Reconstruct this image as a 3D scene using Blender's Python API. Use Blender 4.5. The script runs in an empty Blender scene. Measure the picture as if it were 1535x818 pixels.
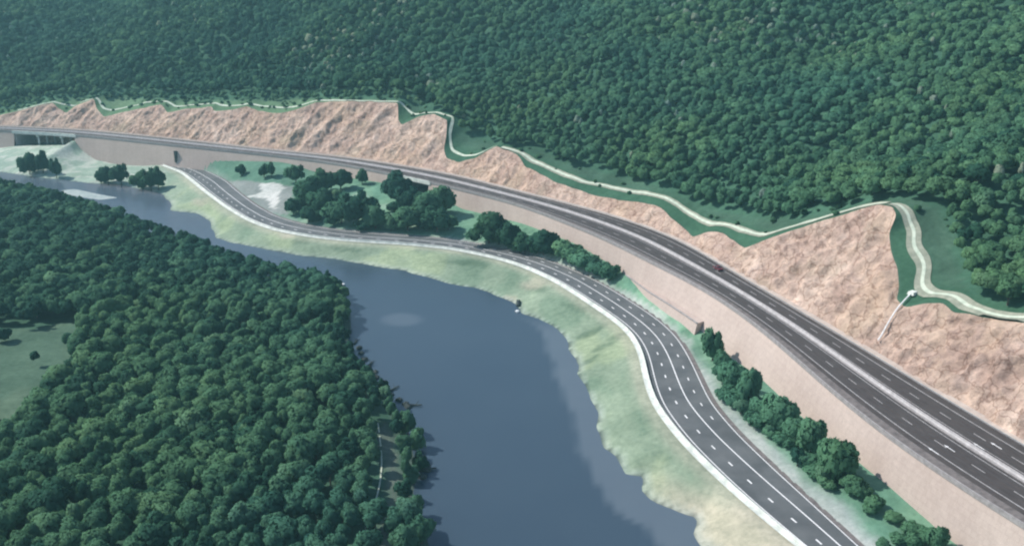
import bpy, math, random
import numpy as np
from mathutils import Vector
from mathutils.bvhtree import BVHTree

random.seed(7)
RNG = np.random.default_rng(11)
SC = bpy.context.scene
COL = SC.collection

# ------------------------------------------------------------------ camera model
FOC, CAMZ = 1400.0, 127.0
PITCH = math.atan2(464.0, FOC)
CP, SP = math.cos(PITCH), math.sin(PITCH)


def ray(px, py):
    a = (np.asarray(px, float) - 767.5) / FOC
    b = (409.0 - np.asarray(py, float)) / FOC
    return a, CP + b * SP, -SP + b * CP


def at(px, py, z):
    """ground position that a photograph pixel shows, for a surface at height z"""
    a, y, zz = ray(px, py)
    t = (z - CAMZ) / zz
    return np.stack([a * t, y * t], -1)


def proj(P):
    P = np.asarray(P, float)
    dz = P[:, 2] - CAMZ
    zc = P[:, 1] * CP - dz * SP
    yc = P[:, 1] * SP + dz * CP
    zc = np.where(zc < 1, 1, zc)
    return 767.5 + FOC * P[:, 0] / zc, 409 - FOC * yc / zc, zc


# ------------------------------------------------------------------ numeric helpers
def W(pix, z):
    pix = np.array(pix, float)
    return at(pix[:, 0], pix[:, 1], z)


def resample(P, step=1.0):
    P = np.asarray(P, float)
    d = np.r_[0, np.cumsum(np.hypot(*np.diff(P[:, :2], axis=0).T))]
    n = max(2, int(d[-1] / step) + 1)
    s = np.linspace(0, d[-1], n)
    return np.stack([np.interp(s, d, P[:, k]) for k in range(P.shape[1])], -1)


def gauss1(a, sig):
    a = np.asarray(a, float)
    r = int(3 * sig) + 1
    k = np.exp(-0.5 * (np.arange(-r, r + 1) / sig) ** 2)
    k /= k.sum()
    if a.ndim == 1:
        p = np.r_[2 * a[0] - a[r:0:-1], a, 2 * a[-1] - a[-2:-r - 2:-1]] if len(a) > r + 1 else np.pad(a, r, mode='edge')
        return np.convolve(p, k, 'valid')
    return np.stack([gauss1(a[:, i], sig) for i in range(a.shape[1])], -1)


def curve(P, step=1.0, sig=8.0, ext0=0.0, ext1=0.0):
    P = np.asarray(P, float)
    if ext0:
        d = P[0] - P[1]; P = np.vstack([P[0] + d / np.hypot(*d[:2]) * ext0, P])
    if ext1:
        d = P[-1] - P[-2]; P = np.vstack([P, P[-1] + d / np.hypot(*d[:2]) * ext1])
    P = resample(P, step)
    if sig > 0:
        P = gauss1(P, sig / step)
    return resample(P, step)


def tang(P):
    t = np.gradient(P[:, :2], axis=0)
    return t / np.linalg.norm(t, axis=1)[:, None]


def nearest(Q, L):
    """distance, arc index (float) of the nearest point of polyline L, and side (+ = right of travel)"""
    Q = np.asarray(Q, float)
    a = L[:-1, :2]; d = L[1:, :2] - a; dd = (d * d).sum(1)
    D = np.empty(len(Q)); S = np.empty(len(Q)); G = np.empty(len(Q))
    for i in range(0, len(Q), 4000):
        q = Q[i:i + 4000, None, :2] - a[None]
        t = np.clip((q * d).sum(2) / dd, 0, 1)
        r = q - t[..., None] * d
        e = (r * r).sum(2)
        j = e.argmin(1); k = np.arange(len(j))
        D[i:i + 4000] = np.sqrt(e[k, j]); S[i:i + 4000] = j + t[k, j]
        G[i:i + 4000] = np.sign(q[k, j, 0] * d[j, 1] - q[k, j, 1] * d[j, 0])
    return D, S, G


def inpoly(Q, P):
    x, y = Q[:, 0], Q[:, 1]
    c = np.zeros(len(Q), bool)
    j = len(P) - 1
    for i in range(len(P)):
        xi, yi = P[i]; xj, yj = P[j]
        if yi != yj:
            c ^= ((yi > y) != (yj > y)) & (x < (xj - xi) * (y - yi) / (yj - yi) + xi)
        j = i
    return c


def _hash(ix, iy, seed):
    h = (ix.astype(np.int64) * 374761393 + iy.astype(np.int64) * 668265263 + seed * 982451653) & 0xFFFFFFFF
    h = ((h ^ (h >> 13)) * 1274126177) & 0xFFFFFFFF
    return ((h ^ (h >> 16)) & 0xFFFF) / 65535.0


def vnoise(x, y, seed=0):
    x = np.asarray(x, float); y = np.asarray(y, float)
    ix, iy = np.floor(x), np.floor(y)
    fx, fy = x - ix, y - iy
    fx = fx * fx * (3 - 2 * fx); fy = fy * fy * (3 - 2 * fy)
    a = _hash(ix, iy, seed); b = _hash(ix + 1, iy, seed); c = _hash(ix, iy + 1, seed); d = _hash(ix + 1, iy + 1, seed)
    return (a * (1 - fx) + b * fx) * (1 - fy) + (c * (1 - fx) + d * fx) * fy - 0.5


def fbm(x, y, seed=0, octs=4):
    s = 0; amp = 1.0
    for o in range(octs):
        s = s + amp * vnoise(x * 2 ** o, y * 2 ** o, seed + o * 17)
        amp *= 0.5
    return s


def sstep(x, a, b):
    t = np.clip((np.asarray(x, float) - a) / (b - a), 0, 1)
    return t * t * (3 - 2 * t)


# ------------------------------------------------------------------ scene helpers
def tag(o, label=None, cat=None, group=None, kind=None):
    if label: o['label'] = label
    if cat: o['category'] = cat
    if group: o['group'] = group
    if kind: o['kind'] = kind
    return o


def empty(name, loc, rz=0.0):
    o = bpy.data.objects.new(name, None)
    o.empty_display_size = 0.5
    COL.objects.link(o); o.location = loc; o.rotation_euler = (0, 0, rz)
    return o


def mesh_obj(name, V, F, mat, parent=None, smooth=False, link=True):
    me = bpy.data.meshes.new(name)
    me.from_pydata([tuple(map(float, v)) for v in V], [], [tuple(map(int, f)) for f in F])
    for m in (mat if isinstance(mat, (list, tuple)) else [mat]):
        me.materials.append(m)
    if smooth:
        me.polygons.foreach_set('use_smooth', [True] * len(me.polygons))
    me.update()
    o = bpy.data.objects.new(name, me)
    if link: COL.objects.link(o)
    if parent: o.parent = parent
    return o


class MB:
    """collects boxes, prisms and tubes into one mesh"""
    def __init__(self): self.V = []; self.F = []
    def quad_strip(self, rows):
        b = len(self.V); n = len(rows[0])
        for r in rows: self.V += [tuple(p) for p in r]
        for i in range(len(rows) - 1):
            for j in range(n - 1):
                self.F.append((b + i * n + j, b + i * n + j + 1, b + (i + 1) * n + j + 1, b + (i + 1) * n + j))
        return self
    def box(self, c, s, rz=0.0, taper=1.0):
        b = len(self.V); cz, sz = math.cos(rz), math.sin(rz)
        for z in (-.5, .5):
            k = taper if z > 0 else 1.0
            for x, y in ((-.5, -.5), (.5, -.5), (.5, .5), (-.5, .5)):
                X, Y = x * s[0] * k, y * s[1] * k
                self.V.append((c[0] + X * cz - Y * sz, c[1] + X * sz + Y * cz, c[2] + z * s[2]))
        self.F += [tuple(b + i for i in f) for f in
                   ((3, 2, 1, 0), (4, 5, 6, 7), (0, 1, 5, 4), (1, 2, 6, 5), (2, 3, 7, 6), (3, 0, 4, 7))]
        return self
    def tube(self, p0, p1, r0, r1, n=8):
        p0, p1 = Vector(p0), Vector(p1)
        d = (p1 - p0).normalized(); u = d.orthogonal().normalized(); v = d.cross(u)
        b = len(self.V)
        for p, r in ((p0, r0), (p1, r1)):
            for k in range(n):
                a = 2 * math.pi * k / n
                self.V.append(tuple(p + u * (r * math.cos(a)) + v * (r * math.sin(a))))
        for k in range(n):
            self.F.append((b + k, b + (k + 1) % n, b + n + (k + 1) % n, b + n + k))
        self.F.append(tuple(b + n + k for k in range(n)))
        self.F.append(tuple(b + n - 1 - k for k in range(n)))
        return self
    def build(self, name, mat, parent=None, smooth=False):
        return mesh_obj(name, self.V, self.F, mat, parent, smooth)


def copy_tree(root, **kw):
    c = root.copy(); COL.objects.link(c)
    for ch in root.children:
        d = ch.copy(); COL.objects.link(d); d.parent = c
        for g in ch.children:
            e = g.copy(); COL.objects.link(e); e.parent = d
    return c


# ------------------------------------------------------------------ materials
def new_mat(name):
    m = bpy.data.materials.new(name); m.use_nodes = True
    nt = m.node_tree; nt.nodes.clear()
    out = nt.nodes.new('ShaderNodeOutputMaterial'); b = nt.nodes.new('ShaderNodeBsdfPrincipled')
    nt.links.new(b.outputs[0], out.inputs[0])
    return m, nt, b


def noise_node(nt, scale, detail=4, rough=.55, coord='Object', vec=None):
    n = nt.nodes.new('ShaderNodeTexNoise')
    n.inputs['Scale'].default_value = scale; n.inputs['Detail'].default_value = detail
    n.inputs['Roughness'].default_value = rough
    if vec is None:
        if coord == 'World':
            vec = nt.nodes.new('ShaderNodeNewGeometry').outputs['Position']
        else:
            vec = nt.nodes.new('ShaderNodeTexCoord').outputs[coord]
    nt.links.new(vec, n.inputs['Vector'])
    return n.outputs['Fac']


def ramp(nt, fac, stops):
    r = nt.nodes.new('ShaderNodeValToRGB')
    e = r.color_ramp.elements
    while len(e) < len(stops): e.new(0.5)
    for k, (p, c) in enumerate(stops):
        e[k].position = p; e[k].color = (*c, 1)
    nt.links.new(fac, r.inputs[0])
    return r.outputs[0]


def mix(nt, fac, a, b, mode='MIX'):
    m = nt.nodes.new('ShaderNodeMix'); m.data_type = 'RGBA'; m.blend_type = mode
    for inp, v in ((m.inputs[0], fac), (m.inputs[6], a), (m.inputs[7], b)):
        if isinstance(v, (int, float)): inp.default_value = v
        elif isinstance(v, tuple): inp.default_value = (*v, 1)
        else: nt.links.new(v, inp)
    return m.outputs[2]


def bump(nt, b, h, strength=.5, dist=.2):
    n = nt.nodes.new('ShaderNodeBump'); n.inputs['Strength'].default_value = strength
    n.inputs['Distance'].default_value = dist
    nt.links.new(h, n.inputs['Height']); nt.links.new(n.outputs[0], b.inputs['Normal'])


def simple(name, c1, c2, scale=.5, rough=.8, contrast=(.35, .65), bmp=0.0, detail=5):
    m, nt, b = new_mat(name)
    f = noise_node(nt, scale, detail, .6, 'World')
    nt.links.new(ramp(nt, f, [(contrast[0], c1), (contrast[1], c2)]), b.inputs['Base Color'])
    b.inputs['Roughness'].default_value = rough
    b.inputs['Specular IOR Level'].default_value = .25
    if bmp: bump(nt, b, f, bmp, .3)
    return m


def tint_mat(name, attr='tint', rough=.95):
    """soil and grass: zone colour from the mesh, broken up by noise of several sizes"""
    m, nt, b = new_mat(name)
    a = nt.nodes.new('ShaderNodeVertexColor'); a.layer_name = attr
    big = ramp(nt, noise_node(nt, .045, 5, .6, 'World'), [(.3, (.72, .76, .74)), (.7, (1.25, 1.2, 1.2))])
    small = ramp(nt, noise_node(nt, .55, 6, .7, 'World'), [(.3, (.50, .56, .54)), (.7, (1.45, 1.38, 1.38))])
    c = mix(nt, 1.0, a.outputs[0], big, 'MULTIPLY')
    c = mix(nt, .5, c, small, 'MULTIPLY')
    nt.links.new(c, b.inputs['Base Color'])
    b.inputs['Roughness'].default_value = rough; b.inputs['Specular IOR Level'].default_value = .1
    bump(nt, b, noise_node(nt, .9, 5, .7, 'World'), .3, .4)
    return m


def foliage(name, dark, mid, light):
    m, nt, b = new_mat(name)
    oi = nt.nodes.new('ShaderNodeObjectInfo')
    base = ramp(nt, oi.outputs['Random'], [(0.0, dark), (.5, mid), (1.0, light)])
    # stands of different species drift slowly across the woods
    stand = ramp(nt, noise_node(nt, .012, 3, .5, 'World'), [(.35, (.78, .92, 1.0)), (.65, (1.22, 1.12, .92))])
    c = mix(nt, 1.0, base, stand, 'MULTIPLY')
    leaf = ramp(nt, noise_node(nt, .9, 3, .6, 'Object'), [(.3, (.80, .83, .83)), (.7, (1.22, 1.19, 1.16))])
    c = mix(nt, .8, c, leaf, 'MULTIPLY')
    nt.links.new(c, b.inputs['Base Color'])
    b.inputs['Roughness'].default_value = .8; b.inputs['Specular IOR Level'].default_value = .12
    tr = nt.nodes.new('ShaderNodeBsdfTranslucent'); nt.links.new(c, tr.inputs[0])
    ms = nt.nodes.new('ShaderNodeMixShader'); ms.inputs[0].default_value = .42
    nt.links.new(b.outputs[0], ms.inputs[1]); nt.links.new(tr.outputs[0], ms.inputs[2])
    out = [n for n in nt.nodes if n.type == 'OUTPUT_MATERIAL'][0]; nt.links.new(ms.outputs[0], out.inputs[0])
    return m


M = {}
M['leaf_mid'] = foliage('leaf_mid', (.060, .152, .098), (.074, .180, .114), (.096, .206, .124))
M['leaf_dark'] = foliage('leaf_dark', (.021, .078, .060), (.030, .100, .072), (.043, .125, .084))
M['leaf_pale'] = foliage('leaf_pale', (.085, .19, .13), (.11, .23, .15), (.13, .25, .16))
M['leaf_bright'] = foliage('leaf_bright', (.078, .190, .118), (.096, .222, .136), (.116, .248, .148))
M['leaf_grey'] = foliage('leaf_grey', (.22, .30, .26), (.26, .34, .30), (.30, .38, .33))
M['bark'] = simple('bark', (.06, .05, .04), (.13, .11, .09), 2.0)
M['ground'] = tint_mat('ground_soil')
M['asphalt_old'] = simple('asphalt_old', (.050, .041, .040), (.073, .062, .060), .25, .85)
M['rubbered'] = simple('worn_asphalt', (.050, .043, .043), (.064, .056, .056), .2, .75)
M['asphalt_new'] = simple('asphalt_new', (.078, .084, .089), (.120, .126, .130), .12, .8)
M['paint'] = simple('road_paint', (.62, .62, .62), (.82, .82, .82), 1.2, .6)
M['paint_worn'] = simple('road_paint_worn', (.24, .23, .23), (.42, .41, .41), 1.2, .7)
M['concrete'] = simple('concrete', (.33, .315, .32), (.45, .43, .435), .8, .8)
M['concrete_white'] = simple('concrete_white', (.44, .47, .44), (.66, .68, .63), .35, .8)
M['median'] = simple('median_paving', (.22, .205, .205), (.32, .30, .30), .8, .9)
M['verge'] = simple('gravel_verge', (.105, .092, .09), (.18, .16, .155), .6, .95, detail=8)
M['bench'] = simple('cut_bench', (.36, .30, .265), (.48, .41, .36), .35, .95, detail=8)
M['track'] = simple('track_gravel', (.19, .21, .165), (.29, .30, .24), .5, .95, detail=8)
M['track_pale'] = simple('track_concrete', (.36, .42, .34), (.52, .57, .47), .5, .9)
M['metal'] = simple('galvanised', (.24, .24, .245), (.34, .34, .345), 1.0, .5)
M['dark_rock'] = simple('dark_rock', (.02, .03, .03), (.06, .07, .07), 1.2, .9)
M['white_rock'] = simple('pale_rock', (.5, .54, .55), (.75, .78, .78), 1.0, .8)
M['car_red'] = simple('car_paint', (.10, .018, .028), (.12, .022, .032), 1, .35)
M['glass'] = simple('car_glass', (.02, .025, .03), (.03, .035, .04), 1, .12)
M['rubber'] = simple('rubber', (.02, .02, .02), (.03, .03, .03), 3, .8)
M['rim'] = simple('wheel_rim', (.4, .4, .4), (.5, .5, .5), 3, .35)
M['lamp_red'] = simple('rear_lamp', (.35, .02, .02), (.4, .03, .03), 3, .3)
M['lamp_white'] = simple('head_lamp', (.7, .7, .68), (.8, .8, .78), 3, .2)
M['deckwood'] = simple('bleached_planks', (.60, .66, .68), (.80, .84, .84), 1.5, .8)


def rock_mat():
    m, nt, b = new_mat('cut_rock')
    geo = nt.nodes.new('ShaderNodeNewGeometry')
    f1 = noise_node(nt, .07, 6, .62, 'World')
    c1 = ramp(nt, f1, [(.25, (.38, .275, .235)), (.42, (.49, .375, .325)), (.55, (.585, .465, .40)), (.72, (.71, .595, .52))])
    f2 = noise_node(nt, .35, 7, .72, 'World')
    c2 = ramp(nt, f2, [(.28, (.50, .46, .44)), (.48, (1.0, .99, .98)), (.70, (1.5, 1.46, 1.40))])
    c = mix(nt, .85, c1, c2, 'MULTIPLY')
    f4 = noise_node(nt, .035, 5, .65, 'World')
    o4 = nt.nodes.new('ShaderNodeMapRange'); o4.inputs[1].default_value = .48; o4.inputs[2].default_value = .68; o4.inputs[4].default_value = .45
    nt.links.new(f4, o4.inputs[0])
    c = mix(nt, o4.outputs[0], c, (.52, .36, .235))
    # mineral and weed stains
    f3 = noise_node(nt, .05, 4, .5, 'World')
    st = nt.nodes.new('ShaderNodeMapRange'); st.inputs[1].default_value = .56; st.inputs[2].default_value = .72
    nt.links.new(f3, st.inputs[0])
    st2 = nt.nodes.new('ShaderNodeMath'); st2.operation = 'MULTIPLY'; st2.inputs[1].default_value = .45
    nt.links.new(st.outputs[0], st2.inputs[0])
    c = mix(nt, st2.outputs[0], c, (.33, .30, .21))
    # thin crooked joints and fracture lines
    v = nt.nodes.new('ShaderNodeTexVoronoi'); v.feature = 'DISTANCE_TO_EDGE'; v.inputs['Scale'].default_value = .16
    wv = nt.nodes.new('ShaderNodeTexNoise'); wv.inputs['Scale'].default_value = .2; wv.inputs['Detail'].default_value = 4
    nt.links.new(geo.outputs['Position'], wv.inputs['Vector'])
    add = nt.nodes.new('ShaderNodeVectorMath'); add.operation = 'MULTIPLY_ADD'
    nt.links.new(wv.outputs['Color'], add.inputs[0]); add.inputs[1].default_value = (7, 7, 7)
    nt.links.new(geo.outputs['Position'], add.inputs[2]); nt.links.new(add.outputs[0], v.inputs['Vector'])
    jr = ramp(nt, v.outputs['Distance'], [(0.0, (.42, .33, .29)), (.05, (1, 1, 1))])
    c = mix(nt, .7, c, jr, 'MULTIPLY')
    wn = nt.nodes.new('ShaderNodeTexNoise'); wn.noise_type = 'RIDGED_MULTIFRACTAL'; wn.inputs['Scale'].default_value = .11; wn.inputs['Detail'].default_value = 6
    nt.links.new(geo.outputs['Position'], wn.inputs['Vector'])
    c = mix(nt, .75, c, ramp(nt, wn.outputs['Fac'], [(.15, (.74, .69, .66)), (.5, (1.0, 1.0, 1.0)), (.85, (1.45, 1.40, 1.34))]), 'MULTIPLY')
    nt.links.new(c, b.inputs['Base Color'])
    b.inputs['Roughness'].default_value = .95; b.inputs['Specular IOR Level'].default_value = .15
    bump(nt, b, f2, 1.0, 1.6)
    return m


def wall_mat():
    m, nt, b = new_mat('wall_concrete')
    f = noise_node(nt, .05, 5, .6, 'World')
    c = ramp(nt, f, [(.3, (.40, .325, .29)), (.7, (.47, .39, .35))])
    uv = nt.nodes.new('ShaderNodeTexCoord')
    br = nt.nodes.new('ShaderNodeTexBrick')
    br.inputs['Scale'].default_value = 1.0; br.inputs['Brick Width'].default_value = 1.6; br.inputs['Row Height'].default_value = 1.6
    br.inputs['Mortar Size'].default_value = .05; br.inputs['Mortar Smooth'].default_value = .5; br.offset = .5
    br.inputs['Color1'].default_value = (1, 1, 1, 1); br.inputs['Color2'].default_value = (.95, .95, .95, 1)
    br.inputs['Mortar'].default_value = (.82, .81, .81, 1)
    nt.links.new(uv.outputs['UV'], br.inputs['Vector'])
    c = mix(nt, .8, c, br.outputs['Color'], 'MULTIPLY')
    g = noise_node(nt, .9, 6, .7, 'World')
    c = mix(nt, .5, c, ramp(nt, g, [(.3, (.82, .82, .82)), (.7, (1.15, 1.15, 1.15))]), 'MULTIPLY')
    # long rain streaks
    mp = nt.nodes.new('ShaderNodeMapping'); mp.inputs['Scale'].default_value = (.5, .03, 1)
    nt.links.new(uv.outputs['UV'], mp.inputs[0])
    s = noise_node(nt, 1.0, 4, .6, vec=mp.outputs[0])
    c = mix(nt, .6, c, ramp(nt, s, [(.35, (.95, .945, .94)), (.65, (1.04, 1.04, 1.04))]), 'MULTIPLY')
    nt.links.new(c, b.inputs['Base Color']); b.inputs['Roughness'].default_value = .9
    b.inputs['Specular IOR Level'].default_value = .2
    bump(nt, b, br.outputs['Fac'], -.25, .1)
    return m


def water_mat():
    m, nt, b = new_mat('river_water')
    a = nt.nodes.new('ShaderNodeVertexColor'); a.layer_name = 'tint'
    f = noise_node(nt, .03, 4, .6, 'World')
    c = mix(nt, .6, a.outputs[0], ramp(nt, f, [(.3, (.92, .94, .96)), (.7, (1.1, 1.08, 1.06))]), 'MULTIPLY')
    nt.links.new(c, b.inputs['Base Color'])
    b.inputs['Roughness'].default_value = .22; b.inputs['IOR'].default_value = 1.33
    bump(nt, b, noise_node(nt, .6, 4, .6, 'World'), .12, .15)
    return m


M['rock'] = rock_mat(); M['wall'] = wall_mat(); M['water'] = water_mat()

# ------------------------------------------------------------------ the highway curves
ZH, ZR = 18.0, 5.0
FAR_PX = [(1535, 667), (1341, 552.5), (1255, 500), (1145, 437.5), (1050, 378.7), (1012, 356), (908, 320), (771, 287), (700, 267),
          (640, 255), (510, 234.7), (391, 223.7), (260, 208), (110, 193.6), (0, 189)]
NEAR_PX = [(1535, 790), (1380, 694), (1275, 613), (1136, 488), (1050, 428), (1012, 411), (988, 401.7), (908, 359), (771, 304), (700, 287.5),
           (640, 273), (510, 246.5), (391, 231.5), (260, 218.5), (110, 202.5), (0, 196.5)]
FAR = curve(W(FAR_PX, ZH), 1.0, 14, 90, 300)
NEAR = curve(W(NEAR_PX, ZH), 1.0, 14, 90, 300)
_, si, _ = nearest(NEAR, FAR)
MID = 0.5 * (NEAR + np.stack([np.interp(si, np.arange(len(FAR)), FAR[:, k]) for k in (0, 1)], -1))
MID = curve(MID, 1.0, 12)
T = tang(MID)
NRM = np.stack([T[:, 1], -T[:, 0]], -1)          # points uphill
DN = gauss1(nearest(MID, NEAR)[0], 18)
DF = gauss1(nearest(MID, FAR)[0], 18)
NS = len(MID)


def across(q):
    """highway cross position: 0 = river side edge, 1 = rock side edge"""
    return MID + NRM * (-DN + (DN + DF) * q)[:, None]


E0, E1 = across(0.0), across(1.0)


def s_of_px(px, L):
    """index along curve L where the viewing azimuth of column px crosses it (L at height z about constant)"""
    r = (np.asarray(px, float) - 767.5) / FOC
    rr = L[:, 0] / (L[:, 1] * CP - (ZH - CAMZ) * SP)
    return np.interp(-r, -rr, np.arange(len(L)))


def strip3(A, B, za, zb=None):
    za = np.broadcast_to(za, (len(A),)); zb = za if zb is None else np.broadcast_to(zb, (len(A),))
    return [np.c_[A, za], np.c_[B, zb]]


def ribbon(name, A, B, z, mat, parent=None, seg=None):
    mb = MB()
    r = strip3(A, B, z)
    mb.quad_strip([np.asarray(r[1]), np.asarray(r[0])] if True else r)
    return mb.build(name, mat, parent)


STEP = slice(None, None, 2)
# ------------------------------------------------------------------ rock cut and hillside
SCUT, VERGE, SNAT = 1.15, 3.0, 0.36
CREST_PX = [(1535, 485), (1495, 479), (1457, 469), (1425, 468), (1409, 453), (1384, 453), (1355, 460), (1341, 447), (1345.6, 431), (1342, 402), (1332, 374),
            (1330, 345), (1342, 323), (1336, 309), (1314, 307), (1288, 315), (1241, 329.5), (1177, 350), (1145, 361), (1117, 374),
            (1100, 360), (1091, 355), (1072, 347), (1059, 348.5), (1039, 356), (1026, 343), (1007, 328), (997, 317), (981, 307), (960, 303), (924, 299),
            (893, 294), (861, 283), (835, 274), (812, 262.5), (788, 249.5), (776, 233), (760, 226), (745, 220), (729, 227), (713, 237), (687, 244),
            (669, 237), (664, 224), (668, 206), (669, 180), (648, 171), (625, 175), (601, 188), (596, 180), (596, 154), (510, 152.6), (471, 154),
            (445, 164), (419, 171), (391, 167), (370, 160), (346, 165.6), (322, 167), (318, 160), (281, 164), (250, 169.5), (242, 156.5), (208, 164),
            (182, 169.5), (156, 175), (144.6, 163), (141, 148.7), (112, 159), (99, 169.5), (88.6, 164), (78, 154), (60, 158), (26, 167), (0, 173), (-40, 178)]


def cut_hit(px, py):
    a, y, zz = ray(px, py)
    t = np.linspace(150, 1100, 4000)
    P = np.stack([a * t, y * t], -1)
    d, s, g = nearest(P, E1)
    d = d * g
    h = CAMZ + zz * t - (ZH + SCUT * np.maximum(d - VERGE, 0))
    ok = np.where((h < 0) & (d > 0))[0]
    if not len(ok): return None
    k = ok[0]
    return s[k], d[k]


cs, cd = [], []
last = -1
for px, py in CREST_PX:
    r = cut_hit(px, py)
    if r is None: continue
    s_, d_ = r
    s_ = max(s_, last + .6); last = s_
    cs.append(s_); cd.append(d_)
cs = np.array(cs); cd = np.array(cd)
S_ST = np.arange(0, NS - 1, .8)
DC = np.interp(S_ST, cs, cd, left=cd[0], right=cd[-1])
DC = DC + fbm(S_ST / 6.0, S_ST * 0 + 3.3, 5, 3) * .5
DC = np.maximum(gauss1(DC, 1.0), VERGE + .8)
DC_SM = gauss1(DC, 28)
idx = np.arange(NS)
E1s = np.stack([np.interp(S_ST, idx, E1[:, k]) for k in (0, 1)], -1)
N1s = gauss1(np.stack([np.interp(S_ST, idx, NRM[:, k]) for k in (0, 1)], -1), 10)
N1s /= np.linalg.norm(N1s, axis=1)[:, None]
ZC = ZH + SCUT * np.maximum(DC - VERGE, 0)

# rock face
NR = 56
rows = [np.c_[E1s, np.full(len(S_ST), -1.0)], np.c_[E1s, np.full(len(S_ST), ZH - .02)]]
for k in range(NR + 1):
    v = k / NR
    d = VERGE * .55 + (DC - VERGE * .55) * v
    z = ZH + SCUT * np.maximum(d - VERGE, 0)
    env = np.clip(v * 6, 0, 1) * np.clip((1 - v) * 7, 0, 1)
    hgt = np.clip((DC - VERGE) / 14, .15, 1)
    lean = S_ST + d * .9
    far_w = sstep(S_ST, 210, 330)
    rib = (np.abs(((lean / 17.0 + fbm(S_ST / 60, S_ST * 0, 9, 2) * 1.2) % 1) - .5) * 2) ** 1.5
    dis = (fbm(S_ST / 9.0, d / 9.0, 21, 5) * 3.2 + fbm(S_ST / 2.6, d / 2.6, 31, 3) * 1.5) * hgt
    rg = lambda sc, sd_: 1 - 2.2 * np.abs(fbm((S_ST + .5 * d) / sc, (d - .3 * S_ST) / (sc * 1.4), sd_, 3))
    dis = dis * (.85 - .35 * far_w) + (np.clip(rg(7.0, 41), 0, 1) - .5) * (1.7 - .7 * far_w) * hgt + (np.clip(rg(2.6, 43), 0, 1) - .5) * .8 * hgt
    dis = dis + (rib - .45) * 1.1 * hgt * far_w + fbm(S_ST / 28, d / 50, 77, 2) * 3.0 * hgt * (1 - .5 * far_w)
    dis = dis * env
    nz = 1 / math.hypot(1, SCUT)
    rows.append(np.c_[E1s + N1s * (d - dis * SCUT * nz)[:, None], z + dis * nz])
cut = MB().quad_strip(rows).build('rock_cut', M['rock'], None, True)
tag(cut, kind='structure')
cut.data.polygons.foreach_set('material_index', [0] * len(cut.data.polygons))

# natural hillside above the cut
wl = [0.0, 1, 2, 3.2, 4.6, 6, 8, 10, 12.5, 15, 18, 22, 26, 31, 37, 44, 52, 61, 71, 82, 95, 110, 128, 150, 175, 205, 240, 280, 330, 400, 480]
S_H = np.r_[S_ST]
hill_rows = []
for w in wl:
    a = 1 - math.exp(-w / 22.0)
    dcs = DC * (1 - a) + DC_SM * a
    d = dcs + w
    z = ZH + SCUT * np.maximum(dcs - VERGE, 0) + SNAT * w
    P = E1s + N1s * d[:, None]
    amp = sstep(w, 3, 60)
    z = z + amp * (fbm(P[:, 0] / 90, P[:, 1] / 90, 3, 3) * 22) + sstep(w, 1, 10) * fbm(P[:, 0] / 14, P[:, 1] / 14, 8, 3) * 1.2
    hill_rows.append(np.c_[P, z])
hill = MB().quad_strip(hill_rows).build('hillside', M['ground'], None, True)
tag(hill, kind='structure')
HV = np.concatenate(hill_rows)
HB = BVHTree.FromPolygons([tuple(v) for v in HV], [tuple(p.vertices) for p in hill.data.polygons])


def hill_hit(px, py):
    a, y, zz = ray(px, py)
    r = HB.ray_cast(Vector((0, 0, CAMZ)), Vector((float(a), float(y), float(zz))).normalized())
    return None if r[0] is None else np.array(r[0])


def hill_z(x, y):
    r = HB.ray_cast(Vector((float(x), float(y), 900)), Vector((0, 0, -1)))
    return None if r[0] is None else r[0].z


WOOD_EDGE = np.array([(-100, 170), (0, 168), (60, 154), (150, 146), (300, 153), (470, 149), (590, 150), (622, 160), (670, 172), (690, 200), (720, 212), (800, 222), (850, 246),
                      (900, 258), (960, 272), (1010, 292), (1060, 314), (1130, 328), (1190, 330), (1250, 316), (1330, 300), (1375, 300), (1405, 315),
                      (1425, 345), (1432, 380), (1438, 410), (1455, 440), (1480, 455), (1535, 462), (1700, 480)], float)
ca = hill.data.color_attributes.new('tint', 'FLOAT_COLOR', 'POINT')
hx, hy, hzc = proj(HV)
wline = np.interp(hx, WOOD_EDGE[:, 0], WOOD_EDGE[:, 1])
wood = sstep(wline - hy, -4, 6)
grass = np.array((.052, .108, .075)); floor = np.array((.045, .112, .075)); meadow = np.array((.060, .125, .10))
wv = np.repeat(np.array(wl), len(S_ST))
paleg = np.array((.17, .26, .14))
side = sstep(hx, 520, 640)
base = grass[None] * (.9 + .5 * fbm(HV[:, 0] / 12, HV[:, 1] / 12, 41, 3))[:, None]
dark_lip = sstep(wv, .2, 1.0) * (1 - sstep(wv, 6, 12))
base = base * (1 - dark_lip[:, None]) + np.array((.04, .10, .062)) * dark_lip[:, None]
base = base * side[:, None] + (.6 * base + .4 * paleg) * (1 - side[:, None])
colr = base * (1 - wood[:, None]) + floor * wood[:, None]
ca.data.foreach_set('color', np.c_[np.clip(colr, 0, 1), np.ones(len(colr))].astype(np.float32).ravel())

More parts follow.
